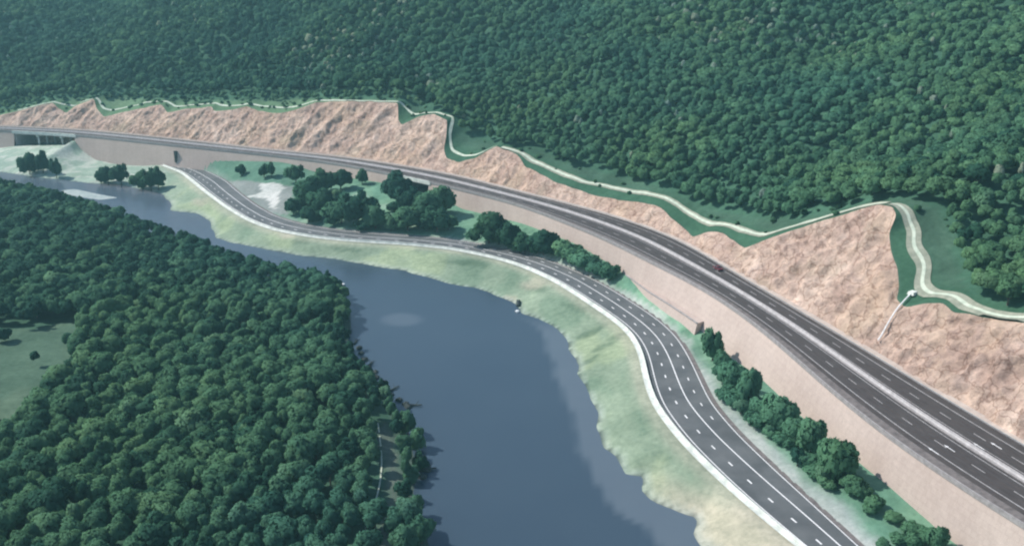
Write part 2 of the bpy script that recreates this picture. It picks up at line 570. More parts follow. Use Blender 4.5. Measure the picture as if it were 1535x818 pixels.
# ------------------------------------------------------------------ lower road curves
A_PX = [(1187, 812), (1133, 768), (1073, 714.6), (1017, 658), (979, 607), (966, 569), (960, 532), (947, 506), (926, 485), (884, 456), (832, 422.5), (780, 399),
        (740, 387), (680, 374.5), (620, 368), (560, 364), (505, 360.5), (457, 354.5), (408, 345), (371, 331), (337, 310.5), (303, 285), (271, 259), (250, 251)]
B_PX = [(1281.6, 812), (1234, 768), (1171, 711), (1108, 651.5), (1067, 604), (1046.6, 560), (1035, 537), (1014.5, 503), (988.5, 480), (962, 461.6), (921, 435.6),
        (884, 415), (832, 393), (780, 378.5), (700, 362), (640, 355), (560, 350), (493, 343), (444, 334), (408, 322), (383, 307), (359, 289), (337, 269.5), (310, 256), (284, 248)]
RA = curve(W(A_PX, ZR), 1.0, 5, 70, 20)
RB = curve(W(B_PX, ZR), 1.0, 5, 70, 20)
_, si, _ = nearest(RA, RB)
RMID = curve(.5 * (RA + np.stack([np.interp(si, np.arange(len(RB)), RB[:, k]) for k in (0, 1)], -1)), 1.0, 4)
RT = tang(RMID); RN = np.stack([RT[:, 1], -RT[:, 0]], -1)
RDA = gauss1(nearest(RMID, RA)[0], 7); RDB = gauss1(nearest(RMID, RB)[0], 7)


def racross(q, off=0.0):
    q = np.broadcast_to(q, (len(RMID),))
    return RMID + RN * (-RDA + (RDA + RDB) * q + off)[:, None]


# ------------------------------------------------------------------ ground of the valley
FOOT_PX = [(-60, 222), (0, 222), (20, 219), (60, 219), (100, 218), (112, 207), (116, 217), (125, 227), (143, 240), (169, 245), (203, 248), (234, 247), (250, 245), (263, 241), (313, 240), (365, 241),
           (419, 242.5), (445, 247.7), (463, 255), (484, 260), (536, 268.5), (580, 275), (606, 285), (643, 298), (682, 307), (692, 313), (719, 319), (745, 326), (780, 334), (835, 354), (867, 367),
           (906, 390), (930, 406), (965, 432), (1035, 478), (1080, 527), (1139, 566), (1197, 620.5), (1275, 683), (1333, 729), (1391, 780), (1423, 808)]
fs, fz = [], []
BATTER = gauss1(np.interp(idx, [0, 120, 185, 214, 229, 241, 254, 275, 310], [.2, .22, .42, .55, .52, .46, .36, .18, .2]), 6)
for px, py in FOOT_PX:
    a, yy, zz = ray(px, py)
    zf = 6.0
    for _ in range(12):
        L_ = E0 - NRM * (BATTER * (ZH - zf))[:, None]
        s_ = float(np.interp(-a / yy, -L_[:, 0] / L_[:, 1], idx))
        y = np.interp(s_, idx, L_[:, 1])
        zf = .5 * zf + .5 * float(np.clip(CAMZ + zz * (y / yy), 2.5, 16.5))
    fs.append(s_); fz.append(zf)
o = np.argsort(fs); fs = np.array(fs)[o]; fz = np.array(fz)[o]
FOOT = gauss1(np.interp(idx, fs, fz), 1.5)

SHORE_R = [(1064, 830), (1042, 800), (1048, 774.5), (1004, 760), (975.6, 749), (960, 733.5), (961, 714.6), (934.6, 711), (919, 683), (900, 670), (892, 639), (897, 617),
           (881, 588), (862, 560), (866, 547.6), (855.6, 527), (845, 505), (832, 490), (806, 477), (782, 470), (775, 458), (735, 438), (712, 432), (690, 429), (655, 420), (620, 410.5), (606, 405), (560, 398),
           (505, 389), (444, 382.6), (391, 371.6), (347, 364), (326, 356), (318, 342), (312, 330), (293, 320), (256, 316), (254, 301), (244, 291), (224, 287), (182, 277), (138, 275), (91, 269), (52, 265), (0, 258), (-80, 250)]
SHORE_L = [(-80, 268), (0, 284), (60, 297), (130, 316), (200, 340), (300, 376), (400, 412), (470, 424), (508, 432), (522, 455), (528, 480), (524, 512), (545, 556), (582, 606), (610, 640), (620, 690), (618, 740), (632, 790), (645, 830)]
shr = W(SHORE_R, 0); shl = W(SHORE_L, 0)
shr_e = np.vstack([[60, 90], shr, [-700, 720]]); shl_e = np.vstack([[-700, 640], shl, [-14, 90]])
SHR, SHL = resample(shr_e, 2.0), resample(shl_e, 2.0)


def wander(L, seed):
    t_ = tang(L); n_ = np.stack([t_[:, 1], -t_[:, 0]], -1); a_ = np.arange(len(L)) * 2.0
    return L + n_ * (fbm(a_ / 13, a_ * 0, seed, 2) * 1.5 + fbm(a_ / 5, a_ * 0, seed + 5, 2) * .5)[:, None]


SHR, SHL = wander(SHR, 61), wander(SHL, 63)
RIVER = np.vstack([SHR, SHL])

CLEARING = W([(-40, 492), (0, 490), (45, 499), (85, 484), (118, 482), (132, 500), (120, 528), (112, 548), (96, 585), (62, 625), (0, 690), (-60, 720)], 6.0)
RAIL = curve(W([(566, 628), (570, 660), (573, 690), (568, 730), (556, 765), (546, 790), (540, 830)], 2.6), 1.0, 4, 0, 40)
CUTLINE = curve(W([(576, 632), (584, 670), (590, 700), (588, 740), (580, 790), (574, 830)], 2.4), 1.0, 4, 0, 40)


def ground_fields(Q):
    """height and zone fields at plan positions Q"""
    n = len(Q)
    inside = inpoly(Q, RIVER)
    dr, _, _ = nearest(Q, SHR); dl, _, _ = nearest(Q, SHL)
    sd = np.minimum(dr, dl)
    # which bank: left bank lies left of the left shore
    left = (~inside) & (dl < dr)
    dn, ns, ng = nearest(Q, E0[::4]); ns = np.minimum(ns * 4, NS - 1)
    up = ng > 0
    foot = np.interp(ns, idx, FOOT)
    dm, ms, mg = nearest(Q, RMID[::2]); ms = np.minimum(ms * 2, len(RMID) - 1)
    hw = np.interp(ms, np.arange(len(RMID)), np.where(mg[0] > 0, RDB, RDA)) if False else np.interp(ms, np.arange(len(RMID)), .5 * (RDA + RDB))
    endq = (ms > 1) & (ms < len(RMID) - 2)
    a = np.maximum(dm - hw - 1.5, 0)                      # distance from the road shoulder
    nz = fbm(Q[:, 0] / 18, Q[:, 1] / 18, 51, 4)
    # river side of the road
    k = sd / (sd + a + 1e-6)
    zbank = ZR * (1 - (1 - np.clip(k, 0, 1)) ** 1.15) + nz * .8 * np.clip(sd / 6, 0, 1) * np.clip(a / 4, 0, 1)
    b = np.maximum(dn - np.interp(ns, idx, BATTER) * (ZH - foot), 0)
    zin = ZR + (foot - ZR) * (a / (a + b + 1e-6)) ** .8 + nz * 1.0 * np.clip(a / 4, 0, 1) * np.clip(b / 4, 0, 1)
    inner = mg > 0
    zright = np.where(inner, zin, zbank)
    # beyond the end of the road: shore straight to the wall
    zend = foot * (sd / (sd + b + 1e-6)) ** .75 + nz * .6 * np.clip(sd / 6, 0, 1)
    zright = np.where(endq, zright, np.where(a < .5, ZR, 0.5 * zend + .5 * zend))
    wend = sstep(ms, len(RMID) - 14, len(RMID) - 2)
    zright = zright * (1 - wend) + zend * wend
    zright = np.where(up, np.minimum(foot, zright), zright)
    zl = 2.2 * (1 - np.exp(-dl / 4)) + 4.5 * sstep(dl, 20, 110) + nz * 1.6 * np.clip(dl / 10, 0, 1)
    e_ = sstep(sd, 0, 7)
    z = np.where(left, zl, zright)
    z = z * e_ + .28 * sd * (1 - e_)
    z = np.where(up, zright, z)
    z = np.where(inside, -np.minimum(.28 * sd, 3.0), z)
    return z, dict(inside=inside, left=left, sd=sd, dl=dl, dr=dr, a=a, b=b, inner=inner, up=up, nz=nz, ms=ms, endq=endq, wend=wend, foot=foot, ns=ns)


GST = 1.7
gx = np.arange(-560, 150, GST); gy = np.arange(92, 760, GST)
GX, GY = np.meshgrid(gx, gy)
Q = np.c_[GX.ravel(), GY.ravel()]
GZ, FL = ground_fields(Q)
dfar, _, gfar = nearest(Q, E1)
roadcut = (FL['a'] < .2) & FL['endq']
keepv = (gfar < 0) | (dfar < 2.5)
nx, ny = len(gx), len(gy)
I = np.arange(nx * ny).reshape(ny, nx)
F4 = np.stack([I[:-1, :-1], I[:-1, 1:], I[1:, 1:], I[1:, :-1]], -1).reshape(-1, 4)
F4 = F4[keepv[F4].all(1)]
used = np.unique(F4); remap = np.full(nx * ny, -1); remap[used] = np.arange(len(used))
GV = np.c_[Q, GZ - np.where(roadcut, .12, 0)][used]
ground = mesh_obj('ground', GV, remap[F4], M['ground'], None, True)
tag(ground, kind='structure')
# zones
f = {k: v[used] for k, v in FL.items() if isinstance(v, np.ndarray)}
q = Q[used]
gpx, gpy, _ = proj(GV)
col = np.tile(np.array((.200, .262, .192)), (len(q), 1))                 # river meadow
n1 = fbm(q[:, 0] / 16, q[:, 1] / 30, 91, 4); n2 = fbm(q[:, 0] / 6, q[:, 1] / 6, 95, 3)


def blend(mask, c):
    global col
    mask = np.clip(mask, 0, 1)[:, None]
    col = col * (1 - mask) + np.array(c) * mask


right = ~f['left'] & ~f['inside']
blend(sstep(n1, .05, .3) * right * .8, (.25, .31, .20))
blend(sstep(-n1, .12, .35) * right * .7, (.135, .205, .145))
for (cx, cy, rx, ry, an) in ((885, 498, 30, 5, -.5), (905, 520, 26, 4, -.35), (885, 540, 22, 4, -.5), (860, 460, 22, 6, .3), (925, 505, 16, 5, -.4), (800, 432, 24, 6, .2), (700, 395, 40, 5, .15), (520, 372, 30, 3, .05), (450, 362, 16, 3, .1)):  # dark streaks: tree shadows painted into the grass colour
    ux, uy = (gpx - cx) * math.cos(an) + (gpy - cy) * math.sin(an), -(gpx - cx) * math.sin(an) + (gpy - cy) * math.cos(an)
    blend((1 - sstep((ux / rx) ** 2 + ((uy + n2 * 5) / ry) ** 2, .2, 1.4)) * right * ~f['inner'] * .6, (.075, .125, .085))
for (cx, cy, rx, ry) in ((800, 425, 22, 9), (765, 448, 14, 7), (300, 303, 14, 5), (430, 352, 14, 4)):
    blend((1 - sstep(((gpx - cx) / rx) ** 2 + ((gpy - cy + n2 * 6) / ry) ** 2, .2, 1.3)) * right * ~f['inner'] * .6, (.33, .31, .25))
# sandy ground toward the near end and beside the road
sandy = sstep(gpy + 60 * n1 - (gpx - 1000) * .25, 690, 760) * sstep(gpx, 930, 1040) * right
blend(sandy * .85, (.37, .345, .27))
blend((1 - sstep(f['a'], .5, 4)) * right * ~f['inner'] * .5, (.38, .36, .29))
# pale wet margin along the water
blend((1 - sstep(f['sd'], .3 + 1.2 * np.clip(n1 + .3, 0, 1), 1.2 + 3.2 * np.clip(n1 + .3, 0, 1))) * right * .45, (.32, .37, .345))
farmeadow = sstep(-gpx, -290, -200) * right
blend(farmeadow * .8, (.26, .34, .29))
blend(farmeadow * sstep(n2, .05, .2) * .7, (.40, .43, .39))
# inner strip between road and wall
inn = right & f['inner'] & (f['ms'] < len(RMID) - 8)
blend(inn * 1.0, (.115, .235, .165))
blend(inn * sstep(n1, -.05, .25) * .6, (.17, .30, .20))
blend(inn * sstep(n2, .1, .35) * .5, (.055, .125, .085))
blend(inn * (1 - sstep(f['a'] + n2 * 3, 1.5, 5.0)) * sstep(gpy, 500, 600) * .9, (.30, .335, .33))
blend(inn * (1 - sstep(f['a'] + n2 * 2, .5, 2.0)) * .8, (.33, .36, .34))
blend(inn * (1 - sstep(gpx, 470, 560)) * .65, (.075, .15, .115))
# old asphalt apron and gravel lot
lot = inpoly(np.c_[gpx, gpy], np.array([(337, 272), (368, 270), (392, 274), (440, 280), (438, 300), (430, 322), (402, 318), (378, 300)]))
blend(lot * inn * .95, (.20, .22, .215))
lot2 = inpoly(np.c_[gpx + n2 * 8, gpy + n2 * 4], np.array([(386, 273), (418, 274), (428, 283), (420, 290), (413, 312), (404, 311), (402, 297), (388, 295), (368, 298), (370, 292), (392, 288)]))
blend(lot2 * inn * .95, (.50, .51, .49))
for (cx, cy, rx, ry) in ((505, 300, 10, 7), (540, 296, 14, 8), (578, 309, 9, 4), (527, 330, 12, 5), (465, 332, 16, 4), (620, 338, 20, 5)):
    blend(inn * (1 - sstep(((gpx - cx) / rx) ** 2 + ((gpy - cy) / ry) ** 2, .5, 1.3)) * .8, (.23, .34, .26))
# under the highway: bare dark soil
blend(f['up'] * 1.0, (.10, .10, .09))
# left bank
lf = f['left']
blend(lf * 1.0, (.045, .105, .072))
clr = inpoly(q + np.c_[n2, n2] * 8, CLEARING)
blend(lf & clr, (.066, .118, .082))
blend((lf & clr) * sstep(n1, .0, .3) * .6, (.088, .135, .092))
dcl, _, _ = nearest(q, CUTLINE)
blend(lf * (1 - sstep(dcl + n2 * 2, .8, 3.0)), (.10, .13, .11))
blend(lf * (1 - sstep(f['dl'] + n2 * 2, 1.0, 3.0)) * .7, (.10, .13, .11))
# bed of the river
blend(f['inside'] * 1.0, (.06, .08, .08))
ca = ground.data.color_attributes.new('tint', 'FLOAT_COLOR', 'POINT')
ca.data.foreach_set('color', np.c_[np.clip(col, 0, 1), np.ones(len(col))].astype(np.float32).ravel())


def gz(x, y):
    z, _ = ground_fields(np.array([[x, y]], float))
    return float(z[0])


def ground_hit(px, py, z0=4.0):
    z = z0
    for _ in range(12):
        p = at(px, py, z)
        z = .5 * z + .5 * gz(p[0], p[1])
    return np.array([p[0], p[1], gz(p[0], p[1])])


# ------------------------------------------------------------------ water
WST = 2.0
wx = np.arange(-560, 110, WST); wy = np.arange(92, 760, WST)
WX, WY = np.meshgrid(wx, wy); WQ = np.c_[WX.ravel(), WY.ravel()]
ins = inpoly(WQ, RIVER)
dshr, _, _ = nearest(WQ, RIVER[::3])
near_w = ins | (dshr < 9)
I = np.arange(len(WQ)).reshape(len(wy), len(wx))
WF = np.stack([I[:-1, :-1], I[:-1, 1:], I[1:, 1:], I[1:, :-1]], -1).reshape(-1, 4)
WF = WF[near_w[WF].all(1)]
u = np.unique(WF); rm = np.full(len(WQ), -1); rm[u] = np.arange(len(u))
water = mesh_obj('river', np.c_[WQ[u], np.zeros(len(u))], rm[WF], M['water'], None, True)
tag(water, kind='structure')
d2r, _, _ = nearest(WQ[u], SHR[::2])
deep = np.array((.038, .060, .086)); shoal_reflect = np.array((.086, .112, .140))
nn = fbm(WQ[u, 0] / 60, WQ[u, 1] / 60, 14, 3)
wxp, wyp, _ = proj(np.c_[WQ[u], np.zeros(len(u))])
sh = (1 - sstep(d2r + nn * 10, 8, 10.5)) * sstep(wyp, 470, 500)
sh = np.maximum(sh, .65 * (1 - sstep(((wxp - 602) / 34) ** 2 + ((wyp - 479) / 11) ** 2, .3, 1.2)))  # cloud reflection painted in as a lighter patch of water
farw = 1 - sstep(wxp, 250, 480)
wc = deep[None] * (1 - sh[:, None]) + shoal_reflect[None] * sh[:, None]
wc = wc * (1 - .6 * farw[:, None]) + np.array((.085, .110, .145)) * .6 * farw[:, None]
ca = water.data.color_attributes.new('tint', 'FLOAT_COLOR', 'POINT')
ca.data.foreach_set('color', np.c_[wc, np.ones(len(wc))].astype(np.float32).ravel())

# sandbar in the far bend
pb = W([(92, 285), (112, 283), (150, 291), (178, 296), (150, 299), (115, 294), (96, 290)], .2)
cbar = pb.mean(0)
V = [(cbar[0], cbar[1], .55)] + [(*p, .02) for p in resample(np.vstack([pb, pb[:1]]), 3.0)[:-1]]
F = [(0, i, i % (len(V) - 1) + 1) for i in range(1, len(V))]
tag(mesh_obj('sandbar', V, F, simple('bar_gravel', (.23, .28, .28), (.36, .40, .39), .3, .95), None, True), kind='structure')

# ------------------------------------------------------------------ highway surface, markings, barriers
sl = slice(0, NS, 2)


def hstrip(name, q0, q1, z, mat, seg=sl, parent=None):
    A, B = across(q0)[seg], across(q1)[seg]
    mb = MB(); mb.quad_strip([np.c_[B, np.full(len(B), z)], np.c_[A, np.full(len(A), z)]])
    return mb.build(name, mat, parent)


hw = hstrip('highway', 0.0, 1.0, ZH, M['asphalt_old']); tag(hw, kind='structure')
tag(hstrip('road_shoulder', 0.004, .135, ZH + .03, M['verge']), kind='structure')
tag(hstrip('road_shoulder', .985, 1.0, ZH + .03, M['verge']), kind='structure')
# bench of loose stone at the toe of the cut
benchA, benchB = E1[sl] - NRM[sl] * .3, E1[sl] + NRM[sl] * 2.6
tag(MB().quad_strip([np.c_[benchB, np.full(len(benchB), ZH + .22)], np.c_[benchA, np.full(len(benchA), ZH + .05)]]).build('cut_bench', M['bench']), kind='structure')


def hline(q, w, mat, dashes=None, z=ZH + .012, rng=(0, None)):
    """one painted line along the whole highway (solid or dashed)"""
    mb = MB()
    C = across(q)
    wv_ = NRM * (w / 2)
    i = rng[0]; end = rng[1] or NS - 1
    step = 2
    if dashes is None:
        a = C[i:end:step] - wv_[i:end:step]; b = C[i:end:step] + wv_[i:end:step]
        mb.quad_strip([np.c_[b, np.full(len(b), z)], np.c_[a, np.full(len(a), z)]])
    else:
        on, per = dashes
        while i + on < end:
            ii = [i, i + on]
            a = C[ii] - wv_[ii]; b = C[ii] + wv_[ii]
            mb.quad_strip([np.c_[b, np.full(2, z)], np.c_[a, np.full(2, z)]])
            i += per
    return mb


mk = MB()
for (qv, w, ds) in ((.205, .30, None), (.478, .24, None), (.632, .24, None), (.893, .28, None), (.345, .26, (4, 12)), (.757, .26, (4, 12))):
    t_ = hline(qv, w, None, ds); b0 = len(mk.V)
    mk.V += t_.V; mk.F += [tuple(i + b0 for i in fa) for fa in t_.F]
tag(mk.build('lane_markings', M['paint_worn'], None), kind='structure')
wt = MB()
for qv in (.245, .305, .385, .445, .665, .725, .79, .855):
    t_ = hline(qv, .75, None, None, ZH + .005); b0 = len(wt.V)
    wt.V += t_.V; wt.F += [tuple(i + b0 for i in fa) for fa in t_.F]
tag(wt.build('wheel_tracks', M['rubbered'], None), kind='structure')
# lane arrows near the junction of the carriageways
ar = MB()
for px, py in ((1400, 676), (1424, 672), (1468, 669), (1494, 668)):
    p = at(px, py, ZH); _, s_, _ = nearest(p[None], MID); k = int(round(s_[0]))
    t2, n2_ = T[k], NRM[k]
    zz = ZH + .016
    b0 = len(ar.V)
    pts = [(-1.6, -.13), (.8, -.13), (.8, -.38), (2.0, 0), (.8, .38), (.8, .13), (-1.6, .13)]
    ar.V += [(p[0] + t2[0] * u_ + n2_[0] * v_, p[1] + t2[1] * u_ + n2_[1] * v_, zz) for u_, v_ in pts]
    ar.F.append(tuple(range(b0, b0 + 7))[::-1])
tag(ar.build('lane_arrows', M['paint'], None), kind='structure')


def profile_wall(name, q, half, prof, mat, seg=sl, z0=ZH, curve_fn=None, parent=None):
    """sweep a small cross-section (list of (offset, height)) along the road"""
    C = across(q)[seg] if curve_fn is None else curve_fn
    Nn = NRM[seg] if curve_fn is None else None
    if Nn is None:
        t_ = tang(C); Nn = np.stack([t_[:, 1], -t_[:, 0]], -1)
    rows = [np.c_[C + Nn * o_, np.full(len(C), z0 + h_)] for o_, h_ in prof]
    return MB().quad_strip(rows).build(name, mat, parent)


kerbed = profile_wall('median_strip', .552, 0, [(-1.0, 0), (-1.0, .14), (1.0, .14), (1.0, 0)], M['median'])
tag(kerbed, kind='structure')
tag(profile_wall('median_barrier', .552, 0, [(-.32, .14), (-.30, .30), (-.13, .5), (-.10, 1.0), (.10, 1.0), (.13, .5), (.30, .30), (.32, .14)], M['concrete']),
    'pale concrete barrier running down the middle of the dark highway', 'barrier')
gr = empty('guard_rail', (float(E1[60][0]), float(E1[60][1]), ZH))
tag(gr, 'grey steel guard rail between highway and pink rock cut', 'guard rail')


def rail_parts(root, C, Nn, z0, post_every=8):
    loc = root.location
    off = np.array([loc.x, loc.y])
    rows = [np.c_[C - off + Nn * o_, np.full(len(C), h_)] for o_, h_ in [(-.05, .50), (-.09, .58), (-.03, .64), (-.09, .70), (-.05, .80), (.02, .80), (.02, .50)]]
    MB().quad_strip(rows).build('rail', M['metal'], root)
    mb = MB()
    for k in range(0, len(C), post_every):
        mb.box((C[k][0] - off[0] + Nn[k][0] * .08, C[k][1] - off[1] + Nn[k][1] * .08, .36), (.12, .12, .78))
    o_ = mb.build('posts', M['metal'], root); o_['kind'] = 'stuff'


rail_parts(gr, across(.978)[sl], NRM[sl], ZH, 2)

# ------------------------------------------------------------------ retaining walls and bridges
S_B1 = (s_of_px(112, E0), s_of_px(21, E0))
S_B2 = (s_of_px(643, E0), s_of_px(604, E0))


def wall_piece(name, s0, s1, label):
    s = np.arange(s0, s1 + .01, 1.5)
    if s[-1] < s1: s = np.r_[s, s1]
    P = np.stack([np.interp(s, idx, E0[:, k]) for k in (0, 1)], -1)
    Nn = np.stack([np.interp(s, idx, NRM[:, k]) for k in (0, 1)], -1)
    ft = np.minimum(np.interp(s, idx, FOOT) - 1.6, ZH - 1.5)
    ft = np.where((s > s_of_px(330, E0)) & (s < s_of_px(215, E0)), np.minimum(ft, 1.0), ft)
    V, Fc, uv = [], [], []
    layers = [(-np.interp(s, idx, BATTER) * (ZH - .35 - ft), ft), (-.0, np.full(len(s), ZH - .35)), (-.22, np.full(len(s), ZH - .35)), (-.22, np.full(len(s), ZH + .85)), (.2, np.full(len(s), ZH + .85)), (.2, np.full(len(s), ZH - .05))]
    n = len(s)
    for o_, z_ in layers:
        o2 = np.broadcast_to(o_, (n,))
        for k in range(n): V.append((P[k][0] + Nn[k][0] * o2[k], P[k][1] + Nn[k][1] * o2[k], z_[k])); uv.append((s[k], z_[k] + (o2[k] if np.ndim(o_) == 0 else 0)))
    for r in range(len(layers) - 1):
        for k in range(n - 1):
            Fc.append((r * n + k + 1, r * n + k, (r + 1) * n + k, (r + 1) * n + k + 1))
    mesh = mesh_obj(name, V, Fc, [M['wall'], M['median']])
    me = mesh.data
    ul = me.uv_layers.new(name='UVMap')
    for lp in me.loops: ul.data[lp.index].uv = uv[lp.vertex_index]
    mi = [0] * (n - 1) + [1] * ((len(layers) - 2) * (n - 1))
    me.polygons.foreach_set('material_index', mi); me.update()
    return tag(mesh, label, 'wall')


wall_piece('retaining_wall', 0, S_B2[0], 'long pinkish concrete retaining wall holding the highway above the bushes of the lower road')
wall_piece('retaining_wall', S_B2[1], S_B1[0], 'greyish retaining wall under the far highway, deepest beside the viaduct with piers')
wall_piece('retaining_wall', S_B1[1], NS - 2, 'short pale wall at the far end of the viaduct with piers')

# lower tier of the wall with its square end
lt_px = [(1037, 509), (1010, 488), (988, 472), (965, 454.5), (940, 428), (915, 403)]
LT = resample(W(lt_px, ZR), 1.0); LT = gauss1(LT, 2)
lt_top = np.interp(np.linspace(0, 1, len(LT)), [0, .3, .7, 1], [10.2, 9.8, 8.8, 7.4])
tt = tang(LT); ln = np.stack([tt[:, 1], -tt[:, 0]], -1)
E0L = E0 - NRM * (BATTER * (ZH - 9.8))[:, None]
back = nearest(LT, E0L)
bs = back[1] + np.interp(np.arange(len(LT)), [0, 12], [back[0][0] * .5, 0])
BK = np.stack([np.interp(bs, idx, E0L[:, k]) for k in (0, 1)], -1)
print('LT gap', back[0].round(1)[::6])
LTT = LT + (BK - LT) * .42
rows = [np.c_[LT, np.full(len(LT), 2.5)], np.c_[LTT, lt_top], np.c_[LTT + (BK - LTT) * .12, lt_top], np.c_[LTT + (BK - LTT) * .12, lt_top - .25], np.c_[BK, lt_top - .1]]
lw = MB().quad_strip([r[::-1] for r in rows])
b0 = len(lw.V)
lw.V += [(*LT[0], 2.5), (*LTT[0], lt_top[0]), (*BK[0], lt_top[0] - .1), (*BK[0], 2.5)]
lw.F.append((b0, b0 + 1, b0 + 2, b0 + 3))
lwo = lw.build('retaining_wall', M['wall'])
ul = lwo.data.uv_layers.new(name='UVMap')
cum = np.arange(len(LT))
for lp in lwo.data.loops:
    v = lwo.data.vertices[lp.vertex_index].co
    ul.data[lp.index].uv = (v.x * .4 + v.y * .9, v.z)
cp = MB()
for k in range(len(LTT) - 1): cp.tube((*LTT[k], lt_top[k] + .12), (*LTT[k + 1], lt_top[k + 1] + .12), .3, .3, 6)
cp.build('shade_lip', M['median'], lwo)  # darker lip added to draw the shade line along the tier top
tag(lwo, 'low front wall with stepped end at the bend of the lower road', 'wall')

# dark block added to stand in for a shaded wall end
k = int(s_of_px(263.5, E0))
zb, zt = FOOT[k] - 1, FOOT[k] + 6.0
p = E0[k] - NRM[k] * (BATTER[k] * (ZH - zt) + 1.0)
mb = MB()
mb.box((p[0], p[1], (zb + zt) / 2), (1.3, 1.6, zt - zb), math.atan2(T[k][1], T[k][0]))
mb.box((p[0], p[1], zt + .12), (1.6, 1.9, .24), math.atan2(T[k][1], T[k][0]))
tag(mb.build('added_shade_block', M['dark_rock']), 'dark block added for the shaded end of the far retaining wall where the lower road ends', 'post')


def bridge(s0, s1, piers, label):
    sm = .5 * (s0 + s1)
    root = empty('bridge', (float(np.interp(sm, idx, MID[:, 0])), float(np.interp(sm, idx, MID[:, 1])), ZH))
    tag(root, label, 'bridge')
    off = np.array([root.location.x, root.location.y])
    s = np.linspace(s0 - 1.5, s1 + 1.5, 14)
    def ed(qv, o_): 
        P = across(qv)
        return np.stack([np.interp(s, idx, (P + NRM * o_)[:, k]) for k in (0, 1)], -1) - off
    n = len(s)
    a, b = ed(0, -.45), ed(1, .3)
    rows = [np.c_[a, np.full(n, -.03)], np.c_[a, np.full(n, -1.15)], np.c_[ed(0, .5), np.full(n, -1.15)], np.c_[ed(0, .55), np.full(n, -1.7)],
            np.c_[ed(1, -.8), np.full(n, -1.7)], np.c_[b, np.full(n, -1.15)], np.c_[b, np.full(n, -.03)]]
    MB().quad_strip(rows).build('deck', M['concrete'], root)
    MB().quad_strip([np.c_[ed(0, .25), np.full(n, -.02)], np.c_[ed(0, .25), np.full(n, .85)], np.c_[ed(0, -.47), np.full(n, .85)], np.c_[ed(0, -.47), np.full(n, -.9)]]).build('parapet', M['concrete_white'], root)
    for sv in (s0 - .4, s1 + .4):
        k = int(sv)
        c = MID[k] - off; wdt = DN[k] + DF[k]
        mid = c + NRM[k] * (DF[k] - DN[k]) / 2
        zb = -ZH - 1
        MB().box((mid[0], mid[1], (-1.72 + zb) / 2), (1.2, wdt - .6, -1.72 - zb), math.atan2(T[k][1], T[k][0])).build('abutment', M['concrete'], root)
    for frac in piers:
        sv = s0 + (s1 - s0) * frac; k = int(sv)
        ang = math.atan2(T[k][1], T[k][0])
        wdt = DN[k] + DF[k]
        c = MID[k] - off + NRM[k] * (DF[k] - DN[k]) / 2
        pr = MB().box((c[0], c[1], -2.25), (1.5, wdt - .9, 1.05), ang).build('crosshead', M['concrete_white'], root)
        for qv in (.10, .5, .9):
            pc = across(qv)[k] - off
            g = FOOT[k] - ZH - 1.0
            MB().tube((pc[0], pc[1], g), (pc[0], pc[1], -2.78), .62, .62, 14).build('column', M['concrete_white'], root, True)
    return root


bridge(S_B1[0], S_B1[1], (.28, .66), 'far highway viaduct on round concrete piers at the left end')
bridge(S_B2[0], S_B2[1], (), 'small highway underpass with dark opening half hidden by trees')

# ------------------------------------------------------------------ lower road surface
rl = slice(0, len(RMID), 1)


def rstrip(name, q0, q1, z, mat, kind='structure', o0=0., o1=0.):
    A, B = racross(q0, o0), racross(q1, o1)
    o_ = MB().quad_strip([np.c_[B, np.full(len(B), z)], np.c_[A, np.full(len(A), z)]]).build(name, mat)
    return tag(o_, kind=kind)


QW = np.interp(np.arange(len(RMID)), [0, 70, 180, len(RMID)], [.15, .15, .19, .19])    # left edge line
QC = np.interp(np.arange(len(RMID)), [0, 78, 150, 200, 260, len(RMID)], [.69, .69, .59, .57, .60, .62])
QC = gauss1(QC, 6)
rstrip('lower_road', .10, 1.0, ZR + .03, M['asphalt_new'])
rstrip('footpath', -.02, .085, ZR + .14, M['concrete_white'], o0=-.2)
rstrip('kerb', .085, .10, ZR + .16, M['dark_rock'])
rstrip('road_shoulder', 1.0, 1.0, ZR + .015, M['verge'], o0=-.1, o1=1.3)
mk = MB()


def rline(qv, w, a=0, b=None, dash=None, z=ZR + .045):
    P = racross(qv); b = b or len(P) - 1
    segs = [(a, b)] if dash is None else [(i, i + dash[0]) for i in range(a, b - dash[0], dash[1])]
    for (i, j) in segs:
        ii = np.arange(i, j + 1)
        A, B = P[ii] - RN[ii] * w / 2, P[ii] + RN[ii] * w / 2
        mk.quad_strip([np.c_[B, np.full(len(B), z)], np.c_[A, np.full(len(A), z)]])


rline(QW, .30); rline(QC, .34); rline(np.full(len(RMID), .975), .26)
rline(.5 * (QW + QC), .42, 4, None, (2, 9)); rline(.5 * (QC + .975), .36, 128, 330, (2, 9))
tag(mk.build('lane_markings', M['paint']), kind='structure')
tag(profile_wall('roadside_barrier', 0, 0, [(-.25, .14), (-.22, .5), (-.12, .95), (.12, .95), (.2, .5), (.25, .14)], M['concrete_white'], curve_fn=racross(.085, -.35), z0=ZR),
    'white concrete barrier along the river side of the lower road', 'barrier')

